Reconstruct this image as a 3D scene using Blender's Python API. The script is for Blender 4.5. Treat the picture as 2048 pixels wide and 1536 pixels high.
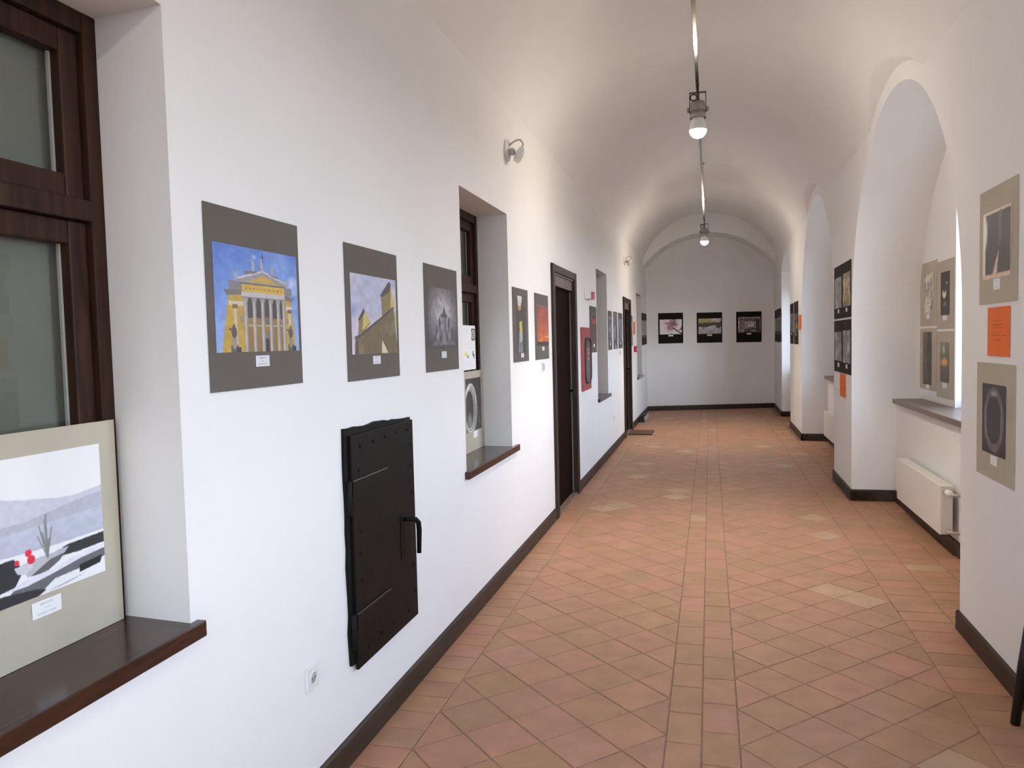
import bpy, bmesh, math, random
import numpy as np
from mathutils import Matrix, Vector

for o in list(bpy.data.objects):
    bpy.data.objects.remove(o, do_unlink=True)
SC = bpy.context.scene
COL = SC.collection
random.seed(7)
RNG = np.random.default_rng(11)

# ------------------------------------------------------------------ camera
F_PX = 1530.0
def camera_axes(vp=(1420.0, 675.0), nadir=(676.0, 28000.0), f=F_PX):
    """world X, Y, Z as rows in camera space, from the corridor's and the plumb lines' vanishing points"""
    d = np.array([vp[0] - 1024, vp[1] - 768, f]); d /= np.linalg.norm(d)
    dn = np.array([nadir[0], nadir[1], f]); dn /= np.linalg.norm(dn)
    dn -= d * (d @ dn); dn /= np.linalg.norm(dn)
    return np.array([np.cross(dn, d), d, -dn])
R = camera_axes()
cam = bpy.data.cameras.new('camera'); cam.sensor_width = 36.0; cam.lens = F_PX * 36.0 / 2048.0
cam.clip_start = 0.05; cam.clip_end = 200
camo = bpy.data.objects.new('camera', cam); COL.objects.link(camo)
m = Matrix.Identity(4)
for i in range(3):
    m[i][0] = R[i, 0]; m[i][1] = -R[i, 1]; m[i][2] = -R[i, 2]
m[0][3], m[1][3], m[2][3] = 0.0, 0.0, 1.6
camo.matrix_world = m
SC.camera = camo

# ------------------------------------------------------------------ light
EXPOSURE = 0.0
SKY = 17.2           # overcast sky seen through the windows on the right
LAMP = 470.0         # emission of the track lamps
BEAM = 150.0         # forward beam of each lamp's reflector, watts
SC.view_settings.view_transform = 'Standard'
SC.view_settings.look = 'None'
SC.view_settings.gamma = 1.0
SC.view_settings.use_curve_mapping = False
SC.view_settings.exposure = EXPOSURE
SC.cycles.max_bounces = 8
SC.cycles.diffuse_bounces = 5
SC.cycles.glossy_bounces = 3
SC.cycles.transparent_max_bounces = 8
SC.cycles.use_adaptive_sampling = True
SC.cycles.adaptive_threshold = 0.1
SC.cycles.adaptive_min_samples = 16
SC.cycles.caustics_reflective = False
SC.cycles.caustics_refractive = False

world = bpy.data.worlds.new('overcast_sky'); SC.world = world; world.use_nodes = True
nt = world.node_tree; nt.nodes.clear()
wo = nt.nodes.new('ShaderNodeOutputWorld'); bg = nt.nodes.new('ShaderNodeBackground')
tc = nt.nodes.new('ShaderNodeTexCoord'); sx = nt.nodes.new('ShaderNodeSeparateXYZ'); cr = nt.nodes.new('ShaderNodeValToRGB')
mr = nt.nodes.new('ShaderNodeMapRange'); mr.inputs[1].default_value = -1; mr.inputs[2].default_value = 1
nt.links.new(tc.outputs['Generated'], sx.inputs[0]); nt.links.new(sx.outputs['Z'], mr.inputs[0]); nt.links.new(mr.outputs[0], cr.inputs[0])
e = cr.color_ramp.elements
e[0].position = 0.485; e[0].color = (0.085, 0.092, 0.094, 1)
e[1].position = 0.51; e[1].color = (0.86, 0.97, 1.10, 1)
e2 = e.new(0.62); e2.color = (0.66, 0.82, 1.05, 1)
e3 = e.new(1.0); e3.color = (0.20, 0.32, 0.60, 1)
nt.links.new(cr.outputs[0], bg.inputs[0]); bg.inputs[1].default_value = SKY
nt.links.new(bg.outputs[0], wo.inputs[0])

# ------------------------------------------------------------------ helpers
def lin(c):
    c = np.asarray(c, float) / 255.0
    return np.where(c <= 0.04045, c / 12.92, ((c + 0.055) / 1.055) ** 2.4)

def mat(name, col, rough=0.6, metal=0.0, var=0.0, scale=8.0, bump=0.0, bscale=60.0, emit=None, strength=0.0, spec=None, coords='Object', stretch=None):
    M = bpy.data.materials.new(name); M.use_nodes = True
    n = M.node_tree; b = n.nodes['Principled BSDF']
    b.inputs['Base Color'].default_value = (*col, 1); b.inputs['Roughness'].default_value = rough; b.inputs['Metallic'].default_value = metal
    if spec is not None: b.inputs['Specular IOR Level'].default_value = spec
    t = n.nodes.new('ShaderNodeTexCoord')
    src = t.outputs[coords]
    if stretch:
        mp = n.nodes.new('ShaderNodeMapping'); mp.inputs['Scale'].default_value = stretch
        n.links.new(src, mp.inputs[0]); src = mp.outputs[0]
    if var:
        z = n.nodes.new('ShaderNodeTexNoise'); z.inputs['Scale'].default_value = scale; z.inputs['Detail'].default_value = 4
        r = n.nodes.new('ShaderNodeValToRGB')
        r.color_ramp.elements[0].color = (*[max(0, c * (1 - var)) for c in col], 1); r.color_ramp.elements[0].position = 0.3
        r.color_ramp.elements[1].color = (*[min(1, c * (1 + var)) for c in col], 1); r.color_ramp.elements[1].position = 0.7
        n.links.new(src, z.inputs[0]); n.links.new(z.outputs[0], r.inputs[0]); n.links.new(r.outputs[0], b.inputs['Base Color'])
    if bump:
        z = n.nodes.new('ShaderNodeTexNoise'); z.inputs['Scale'].default_value = bscale; z.inputs['Detail'].default_value = 5
        bp = n.nodes.new('ShaderNodeBump'); bp.inputs['Strength'].default_value = bump; bp.inputs['Distance'].default_value = 0.01
        n.links.new(src, z.inputs[0]); n.links.new(z.outputs[0], bp.inputs['Height']); n.links.new(bp.outputs[0], b.inputs['Normal'])
    if emit is not None:
        b.inputs['Emission Color'].default_value = (*emit, 1); b.inputs['Emission Strength'].default_value = strength
    return M

def attr_mat(name, rough, attr, bump=0.0, bscale=60.0, noise=0.0, nscale=14.0):
    M = mat(name, (0.5, 0.5, 0.5), rough, bump=bump, bscale=bscale)
    n = M.node_tree; b = n.nodes['Principled BSDF']
    a = n.nodes.new('ShaderNodeAttribute'); a.attribute_name = attr
    out = a.outputs['Color']
    if noise:
        tcn = n.nodes.new('ShaderNodeNewGeometry'); z = n.nodes.new('ShaderNodeTexNoise'); z.inputs['Scale'].default_value = nscale; z.inputs['Detail'].default_value = 6
        mrn = n.nodes.new('ShaderNodeMapRange'); mrn.inputs[1].default_value = 0.3; mrn.inputs[2].default_value = 0.7; mrn.inputs[3].default_value = 1 - noise; mrn.inputs[4].default_value = 1 + noise
        mx = n.nodes.new('ShaderNodeVectorMath'); mx.operation = 'SCALE'
        n.links.new(tcn.outputs['Position'], z.inputs[0]); n.links.new(z.outputs[0], mrn.inputs[0])
        n.links.new(out, mx.inputs[0]); n.links.new(mrn.outputs[0], mx.inputs['Scale']); out = mx.outputs[0]
    n.links.new(out, b.inputs['Base Color'])
    return M

def pane_mat(name, tint=(1, 1, 1), gloss=0.02, minref=0.04):
    M = bpy.data.materials.new(name); M.use_nodes = True; n = M.node_tree; n.nodes.clear()
    o = n.nodes.new('ShaderNodeOutputMaterial'); mx = n.nodes.new('ShaderNodeMixShader')
    tr = n.nodes.new('ShaderNodeBsdfTransparent'); tr.inputs[0].default_value = (*tint, 1)
    gl = n.nodes.new('ShaderNodeBsdfGlossy'); gl.inputs['Roughness'].default_value = gloss
    fr = n.nodes.new('ShaderNodeFresnel'); fr.inputs[0].default_value = 1.5
    ge = n.nodes.new('ShaderNodeNewGeometry'); iv = n.nodes.new('ShaderNodeMath'); iv.operation = 'SUBTRACT'; iv.inputs[0].default_value = 1.0
    ml = n.nodes.new('ShaderNodeMath'); ml.operation = 'MULTIPLY'          # inner faces of the sheet do not reflect
    n.links.new(ge.outputs['Backfacing'], iv.inputs[1]); n.links.new(iv.outputs[0], ml.inputs[0]); n.links.new(fr.outputs[0], ml.inputs[1])
    n.links.new(ml.outputs[0], mx.inputs[0]); n.links.new(tr.outputs[0], mx.inputs[1]); n.links.new(gl.outputs[0], mx.inputs[2]); n.links.new(mx.outputs[0], o.inputs[0])
    return M

def wood_mat(name, c1, c2, rough=0.35, stretch=(14, 14, 1.2), spec=0.5):
    M = mat(name, c1, rough, spec=spec)
    n = M.node_tree; b = n.nodes['Principled BSDF']
    t = n.nodes.new('ShaderNodeTexCoord'); mp = n.nodes.new('ShaderNodeMapping'); mp.inputs['Scale'].default_value = stretch
    z = n.nodes.new('ShaderNodeTexNoise'); z.inputs['Scale'].default_value = 3.0; z.inputs['Detail'].default_value = 8; z.inputs['Distortion'].default_value = 0.6
    r = n.nodes.new('ShaderNodeValToRGB'); r.color_ramp.elements[0].position = 0.32; r.color_ramp.elements[1].position = 0.72
    r.color_ramp.elements[0].color = (*c1, 1); r.color_ramp.elements[1].color = (*c2, 1)
    n.links.new(t.outputs['Object'], mp.inputs[0]); n.links.new(mp.outputs[0], z.inputs[0]); n.links.new(z.outputs[0], r.inputs[0]); n.links.new(r.outputs[0], b.inputs['Base Color'])
    bp = n.nodes.new('ShaderNodeBump'); bp.inputs['Strength'].default_value = 0.12; bp.inputs['Distance'].default_value = 0.004
    n.links.new(z.outputs[0], bp.inputs['Height']); n.links.new(bp.outputs[0], b.inputs['Normal'])
    return M

class MB:
    """collects shapes; build() links them as one mesh object"""
    def __init__(s): s.v = []; s.f = []; s.sm = []
    def add(s, vs, fs, smooth=False):
        k = len(s.v); s.v += [tuple(p) for p in vs]; s.f += [tuple(i + k for i in f) for f in fs]; s.sm += [smooth] * len(fs); return s
    def quad(s, a, b, c, d): return s.add([a, b, c, d], [(0, 1, 2, 3)])
    def box(s, lo, hi, bev=0.0):
        (x0, y0, z0), (x1, y1, z1) = lo, hi
        if not bev:
            return s.add([(x0, y0, z0), (x1, y0, z0), (x1, y1, z0), (x0, y1, z0), (x0, y0, z1), (x1, y0, z1), (x1, y1, z1), (x0, y1, z1)],
                         [(0, 3, 2, 1), (4, 5, 6, 7), (0, 1, 5, 4), (1, 2, 6, 5), (2, 3, 7, 6), (3, 0, 4, 7)])
        bm = bmesh.new()
        vs = [bm.verts.new(p) for p in [(x0, y0, z0), (x1, y0, z0), (x1, y1, z0), (x0, y1, z0), (x0, y0, z1), (x1, y0, z1), (x1, y1, z1), (x0, y1, z1)]]
        for f in [(0, 3, 2, 1), (4, 5, 6, 7), (0, 1, 5, 4), (1, 2, 6, 5), (2, 3, 7, 6), (3, 0, 4, 7)]: bm.faces.new([vs[i] for i in f])
        bmesh.ops.bevel(bm, geom=list(bm.edges), offset=bev, segments=2, affect='EDGES', profile=0.6)
        bm.verts.index_update()
        s.add([v.co[:] for v in bm.verts], [[v.index for v in f.verts] for f in bm.faces]); bm.free(); return s
    def tube(s, pts, r, n=10, caps=True, closed=False):
        pts = [Vector(p) for p in pts]; rr = r if isinstance(r, (list, tuple)) else [r] * len(pts)
        vs, fs = [], []; prev = None
        for i, p in enumerate(pts):
            if closed: t = (pts[(i + 1) % len(pts)] - pts[i - 1])
            else: t = (pts[min(i + 1, len(pts) - 1)] - pts[max(i - 1, 0)])
            t.normalize()
            if prev is None:
                a = Vector((0, 0, 1)) if abs(t.z) < 0.9 else Vector((1, 0, 0)); u = t.cross(a).normalized()
            else:
                u = (prev - t * prev.dot(t)).normalized()
            prev = u; w = t.cross(u)
            for k in range(n):
                an = 2 * math.pi * k / n; vs.append(p + (u * math.cos(an) + w * math.sin(an)) * rr[i])
        m_ = len(pts)
        for i in range(m_ if closed else m_ - 1):
            j = (i + 1) % m_
            for k in range(n):
                fs.append((i * n + k, i * n + (k + 1) % n, j * n + (k + 1) % n, j * n + k))
        if caps and not closed:
            fs.append(tuple(range(n - 1, -1, -1))); fs.append(tuple((m_ - 1) * n + k for k in range(n)))
        return s.add(vs, fs, True)
    def lathe(s, prof, n=24, axis='Z', origin=(0, 0, 0)):
        vs, fs = [], []
        for r, h in prof:
            for k in range(n):
                a = 2 * math.pi * k / n; c, d = r * math.cos(a), r * math.sin(a)
                p = {'Z': (c, d, h), 'X': (h, c, d), 'Y': (d, h, c)}[axis]
                vs.append((p[0] + origin[0], p[1] + origin[1], p[2] + origin[2]))
        for i in range(len(prof) - 1):
            for k in range(n): fs.append((i * n + k, i * n + (k + 1) % n, (i + 1) * n + (k + 1) % n, (i + 1) * n + k))
        fs.append(tuple(range(n - 1, -1, -1))); fs.append(tuple((len(prof) - 1) * n + k for k in range(n)))
        return s.add(vs, fs, True)
    def mesh(s, name):
        me = bpy.data.meshes.new(name); me.from_pydata(s.v, [], s.f); me.polygons.foreach_set('use_smooth', s.sm); me.update()
        return me
    def build(s, name, material, parent=None):
        return link(name, s.mesh(name), material, parent)

def link(name, me, material=None, parent=None):
    if material is not None:
        me.materials.clear(); me.materials.append(material)
    o = bpy.data.objects.new(name, me); COL.objects.link(o)
    if parent is not None: o.parent = parent
    return o

def auto_smooth(o, ang=40):
    me = o.data; bm = bmesh.new(); bm.from_mesh(me)
    bmesh.ops.remove_doubles(bm, verts=bm.verts, dist=1e-5)
    bmesh.ops.recalc_face_normals(bm, faces=bm.faces)
    for f in bm.faces: f.smooth = True
    for ed in bm.edges:
        if len(ed.link_faces) == 2 and ed.calc_face_angle(0) > math.radians(ang): ed.smooth = False
    bm.to_mesh(me); bm.free(); return o

def tag(o, label, cat=None, group=None, kind=None):
    o['label'] = label
    if cat: o['category'] = cat
    if group: o['group'] = group
    if kind: o['kind'] = kind
    return o
def thing(name, loc=(0, 0, 0), rz=0.0, label=None, cat=None, group=None, kind=None):
    o = bpy.data.objects.new(name, None); o.empty_display_size = 0.1; COL.objects.link(o)
    o.location = loc; o.rotation_euler = (0, 0, rz)
    if label: tag(o, label, cat, group, kind)
    return o
def copy_tree(o, parent=None):
    c = o.copy(); COL.objects.link(c); c.parent = parent
    for ch in o.children: copy_tree(ch, c)
    return c

# ------------------------------------------------------------------ materials
M_WALL = mat('white_plaster', (0.845, 0.838, 0.822), 0.9, var=0.02, scale=1.3, bump=0.10, bscale=26.0, spec=0.15)
M_MORTAR = mat('floor_mortar', (0.27, 0.165, 0.108), 0.95, var=0.25, scale=20)
M_TILE = attr_mat('terracotta', 0.62, 'tint', bump=0.15, bscale=45, noise=0.10, nscale=7.0)
M_BASE = wood_mat('dark_skirting', (0.030, 0.017, 0.011), (0.060, 0.036, 0.024), 0.48, (6, 1.0, 10), 0.3)
M_WOOD = wood_mat('dark_stained_wood', (0.020, 0.008, 0.0045), (0.055, 0.022, 0.012), 0.5, spec=0.22)
M_SILL = wood_mat('varnished_sill', (0.028, 0.010, 0.006), (0.060, 0.022, 0.012), 0.16, (12, 1.2, 12))
M_DOOR = wood_mat('dark_door_wood', (0.008, 0.0030, 0.0020), (0.020, 0.008, 0.005), 0.75, spec=0.03)
M_TRIM = wood_mat('door_casing', (0.028, 0.016, 0.011), (0.052, 0.032, 0.024), 0.55, spec=0.2)
M_PANEL = mat('door_header_panel', (0.15, 0.11, 0.095), 0.6, var=0.1, scale=5)
M_STEP = mat('worn_threshold', (0.20, 0.14, 0.10), 0.7, var=0.2, scale=9)
M_PANE = pane_mat('window_glass')
M_BLIND = mat('grey_green_blind', (0.145, 0.155, 0.125), 0.8, var=0.08, scale=3)
M_BEAD = mat('pale_glazing_bead', (0.42, 0.43, 0.38), 0.5)
M_WFRAME = mat('white_window_paint', (0.78, 0.78, 0.76), 0.4)
M_SILLG = mat('brown_stone_sill', (0.16, 0.115, 0.085), 0.35, var=0.15, scale=12)
M_IRON = mat('black_painted_iron', (0.007, 0.006, 0.0055), 0.5, var=0.3, scale=6, bump=0.12, bscale=30, spec=0.12)
M_IRON2 = mat('iron_highlight', (0.085, 0.075, 0.068), 0.45, var=0.2, scale=20)  # paler iron colour, a painted highlight for the hinge strap edges
M_RAD = mat('radiator_enamel', (0.80, 0.78, 0.74), 0.35)
M_CHROME = mat('polished_metal', (0.34, 0.34, 0.34), 0.10, metal=1.0)
M_GREYM = mat('grey_lamp_metal', (0.32, 0.29, 0.27), 0.4, metal=0.35)
M_DARKM = mat('dark_lamp_bracket', (0.06, 0.055, 0.05), 0.4, metal=0.5)
M_WPLASTIC = mat('white_plastic', (0.78, 0.78, 0.76), 0.35)
M_GPLASTIC = mat('grey_plastic', (0.45, 0.45, 0.43), 0.4)
M_BULB = mat('lit_bulb', (1, 1, 1), 0.5, emit=(1.0, 0.87, 0.74), strength=LAMP)
M_RED = mat('red_enamel', (0.36, 0.055, 0.065), 0.4, var=0.08, scale=4)
M_REDBOX = mat('red_plastic', (0.50, 0.03, 0.05), 0.4)
M_PINK = mat('red_lens', (0.62, 0.14, 0.17), 0.3)
M_BLACK = mat('black_rubber', (0.008, 0.007, 0.006), 0.5)
M_BLACKP = mat('black_stool_paint', (0.006, 0.0055, 0.005), 0.35)
M_MAT = mat('brown_door_mat', (0.14, 0.075, 0.035), 0.95, var=0.3, scale=60, bump=0.5, bscale=200)
M_GLASSG = mat('grey_cabinet_pane', (0.13, 0.105, 0.09), 0.25, var=0.08, scale=6)
M_PALE = mat('pale_plank', (0.52, 0.47, 0.40), 0.7, var=0.1, scale=10)
M_PRINT = attr_mat('photo_paper', 0.42, 'print')
M_PAPER = attr_mat('matte_paper', 0.85, 'print')
def board_mat(name, rgb): return mat(name, tuple(lin(rgb)), 0.9, var=0.06, scale=5, bump=0.05, bscale=120, spec=0.2)
B_GREY = board_mat('grey_mount_card', (106, 100, 94))
B_BEIGE = board_mat('beige_mount_card', (186, 178, 160))
B_TAUPE = board_mat('taupe_mount_card', (190, 180, 164))
B_BLACK = board_mat('black_mount_card', (52, 47, 42))
B_BLACK2 = board_mat('deep_black_mount_card', (34, 30, 27))

# ------------------------------------------------------------------ plan of the corridor
XL = -1.36
def xr(y): return 1.25 + 0.0075 * y
YB = -5.3                                    # wall behind the photographer
def ye(x): return 17.597 + 0.292 * x         # end wall, slightly skewed
ZS = 1.43; ZC = 2.79                         # vault radius and centre height
UE = 0.946
ZTOP = ZC + ZS * math.sqrt(1 - UE * UE)
# niches in the right wall: near edge, far edge, springing, kind, sill, back x
NICHES = [(-4.10, -0.72, 1.68, 'round'), (0.20, 3.52, 1.70, 'round'), (4.50, 7.90, 1.66, 'round'), (9.03, 12.32, 1.74, 'round'), (14.20, 15.97, 2.86, 'flat')]
XBACK = 1.90
def arc(nk, y):
    a, b, zsp, kd = nk; c = (a + b) / 2; h = (b - a) / 2; t = min(1.0, abs(y - c) / h)
    if kd == 'round': return zsp + h * math.sqrt(1 - t * t)
    rise = 0.27; rr = (h * h + rise * rise) / (2 * rise)
    return zsp + math.sqrt(max(0, rr * rr - (t * h) ** 2)) - (rr - rise)
def lunette(y, dx):
    z = -9
    for nk in NICHES[:4]:
        a, b, zsp, kd = nk; c = (a + b) / 2; h = (b - a) / 2 + 0.12 + 0.42 * dx
        if abs(y - c) < h: z = max(z, zsp + math.sqrt(h * h - (y - c) ** 2))
    return z
def barrel(u): return ZC + ZS * math.sqrt(max(0, 1 - (UE * u) ** 2))
def ztop_r(y): return max(ZTOP, lunette(y, 0))

# left-wall openings: (y0, y1, z0, z1, reveal depth)
WIN_L = [(0.68, 1.735), (4.15, 5.20), (9.50, 10.50), (14.84, 15.92)]
WZ0, WZ1 = 0.865, 2.49
DOORS = [(6.68, 7.93), (12.46, 13.62)]
DZ = 2.295
DEPW = 0.225

# ------------------------------------------------------------------ floor
fm = MB(); fm.box((XL - 0.4, YB - 0.2, -0.12), (1.98, 18.3, -0.0035))
floor = tag(fm.build('floor', M_MORTAR), 'terracotta tile floor with diagonal squares, a double brick strip along the middle and brick borders', 'floor', kind='structure')

def tile_shape(poly, h=0.014, ch=0.002):
    """one slab: polygon (x, y) counter-clockwise around its own centre, chamfered top at z = 0"""
    n = len(poly); cx = sum(p[0] for p in poly) / n; cy = sum(p[1] for p in poly) / n
    def sh(p, d):
        v = Vector((p[0] - cx, p[1] - cy)); L = v.length; return (cx + v.x * (1 - d / L), cy + v.y * (1 - d / L))
    vs = [(p[0], p[1], -h) for p in poly] + [(p[0], p[1], -ch) for p in poly] + [(*sh(p, ch * 1.6), 0.0) for p in poly]
    fs = [tuple(2 * n + i for i in range(n))]
    for i in range(n):
        j = (i + 1) % n
        fs += [(i, j, n + j, n + i), (n + i, n + j, 2 * n + j, 2 * n + i)]
    return vs, fs
def tint():
    r = random.random()
    if r < 0.035: c = np.array([0.46, 0.290, 0.175])
    elif r < 0.16: c = np.array([0.425, 0.212, 0.130])
    elif r < 0.32: c = np.array([0.372, 0.206, 0.110])
    else: c = np.array([0.398, 0.212, 0.120])
    return c * random.uniform(0.955, 1.045) * np.array([1, random.uniform(0.98, 1.02), random.uniform(0.96, 1.04)])
def set_tint(me, cols):
    a = me.attributes.new('tint', 'FLOAT_COLOR', 'POINT'); arr = np.ones((len(me.vertices), 4), np.float32); arr[:, :3] = cols
    a.data.foreach_set('color', arr.ravel())

tiles = []      # (centre, kind key, polygon relative to centre)
G = 0.0032      # half joint
def add_tile(kind, cx, cy, poly): tiles.append((cx, cy, kind, poly))
def diamond_field(x0, x1, ny, tagk, y0, y1, py):
    d = (x1 - x0) / ny; hx, hy = d / 2 , py / 2
    k = 0; y = y0
    while y < y1:
        off = 0 if k % 2 == 0 else hx
        g = G * 1.45
        n = ny if k % 2 == 0 else ny + 1
        for i in range(n):
            cx = x0 + hx + i * d if k % 2 == 0 else x0 + i * d
            if k % 2 == 0 or 0 < i < ny:
                add_tile(tagk + '_d', cx, y, [(-hx + g, 0), (0, -hy + g), (hx - g, 0), (0, hy - g)])
            elif i == 0:
                add_tile(tagk + '_l', cx, y, [(G, -hy + g * 1.7), (hx - g, 0), (G, hy - g * 1.7)])
            else:
                add_tile(tagk + '_r', cx, y, [(-G, hy - g * 1.7), (-hx + g, 0), (-G, -hy + g * 1.7)])
        y += hy; k += 1
SL, SMID, SR = -0.187, -0.048, 0.097
LB, RB = -1.160, 1.030
diamond_field(LB, SL, 3, 'l', YB + 0.1, 18.2, 0.318)
diamond_field(SR, RB, 3, 'r', YB + 0.22, 18.2, 0.312)
y = YB
while y < 18.1:
    for (a, b, o_) in ((SL, SMID, 0.0), (SMID, SR, 0.11)):
        L = 0.252
        hw = (b - a) / 2 - G; hl = L / 2 - G
        add_tile('s%d' % (a == SL), (a + b) / 2, y + o_ + L / 2, [(-hw, -hl), (hw, -hl), (hw, hl), (-hw, hl)])
    y += 0.252
y = YB; P = 0.149
while y < 18.1:
    hl = P / 2 - G * 0.8
    hw = (LB - XL) / 2 - G
    if y + P < ye(XL): add_tile('bl', (LB + XL) / 2, y + P / 2, [(-hw, -hl), (hw, -hl), (hw, hl), (-hw, hl)])
    hw = (1.28 - RB) / 2 - G
    add_tile('br', (RB + 1.28) / 2, y + P / 2 + 0.06, [(-hw, -hl), (hw, -hl), (hw, hl), (-hw, hl)])
    for nk in NICHES:
        if nk[0] + 0.02 < y + P / 2 < nk[1] - 0.02:
            for (a, b) in ((1.28, 1.53), (1.53, 1.74)):
                w2 = (b - a) / 2 - G
                add_tile('bn%d' % (a > 1.4), (a + b) / 2, y + P / 2 + (0.06 if a > 1.4 else 0.01), [(-w2, -hl), (w2, -hl), (w2, hl), (-w2, hl)])
    y += P
# the 300 that show largest in the photograph are tiles of their own
def in_view(cx, cy):
    c = R.T @ np.array([cx, cy, -1.6])
    if c[2] <= 0.2: return None
    px, py = c[0] / c[2] * F_PX + 1024, c[1] / c[2] * F_PX + 768
    return c[2] if (-40 < px < 2090 and py < 1600) else None
scored = []
for i, (cx, cy, k, poly) in enumerate(tiles):
    d = in_view(cx, cy)
    if d is not None:
        area = 0.5 * abs(sum(poly[j][0] * poly[(j + 1) % len(poly)][1] - poly[(j + 1) % len(poly)][0] * poly[j][1] for j in range(len(poly))))
        scored.append((area / d ** 3, i))
scored.sort(reverse=True)
single = set(i for _, i in scored[:300])
shared = {}
rest = MB(); rest_cols = []
for i, (cx, cy, k, poly) in enumerate(tiles):
    if cy > ye(cx) - 0.02: continue
    vs, fs = tile_shape(poly)
    zj = random.uniform(-0.0018, 0.0)
    if i in single:
        key = (k, random.randrange(14))
        if key not in shared:
            b = MB(); b.add(vs, fs); me = b.mesh('tile'); set_tint(me, tint()); me.materials.append(M_TILE); shared[key] = me
        o = bpy.data.objects.new('tile' if '_' in k else 'brick', shared[key]); COL.objects.link(o); o.parent = floor
        o.location = (cx, cy, zj); o.rotation_euler = (random.gauss(0, 0.002), random.gauss(0, 0.002), random.gauss(0, 0.006))
    else:
        rest.add([(v[0] + cx, v[1] + cy, v[2] + zj) for v in vs], fs); rest_cols += [tint()] * len(vs)
ro = rest.build('tile_field', M_TILE, floor); set_tint(ro.data, np.array(rest_cols)); ro['kind'] = 'stuff'

# ------------------------------------------------------------------ left wall
wl = MB()
ops = [(a, b, WZ0, WZ1, DEPW) for a, b in WIN_L] + [(a + 0.03, b - 0.03, 0.0, DZ - 0.03, 0.10) for a, b in DOORS]
ys = sorted(set([YB, ye(XL)] + [v for o in ops for v in o[:2]])); zs = sorted(set([0.0, ZTOP] + [v for o in ops for v in o[2:4]]))
for i in range(len(ys) - 1):
    for j in range(len(zs) - 1):
        cy, cz = (ys[i] + ys[i + 1]) / 2, (zs[j] + zs[j + 1]) / 2
        if any(o[0] < cy < o[1] and o[2] < cz < o[3] for o in ops): continue
        wl.quad((XL, ys[i], zs[j]), (XL, ys[i + 1], zs[j]), (XL, ys[i + 1], zs[j + 1]), (XL, ys[i], zs[j + 1]))
for (a, b, z0, z1, dp) in ops:
    s_ = 0.03 if z0 > 0.1 else 0.0          # window reveals widen a little towards the frame
    xb = XL - dp - 0.12
    A = a - s_; B = b + s_
    wl.quad((XL, b, z0), (xb, B, z0), (xb, B, z1), (XL, b, z1))
    wl.quad((XL, a, z0), (XL, a, z1), (xb, A, z1), (xb, A, z0))
    wl.quad((XL, a, z1), (XL, b, z1), (xb, B, z1), (xb, A, z1))
    if z0 > 0.1: wl.quad((XL, a, z0), (xb, A, z0), (xb, B, z0), (XL, b, z0))
    wl.quad((xb, A, z0), (xb, B, z0), (xb, B, z1), (xb, A, z1))
wl.box((XL - 0.45, YB - 0.2, -0.1), (XL - 0.40, 18.2, 3.4))
tag(wl.build('wall_left', M_WALL), 'long white plaster wall hung with photographs, pierced by brown windows and doors', 'wall', kind='structure')

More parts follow.
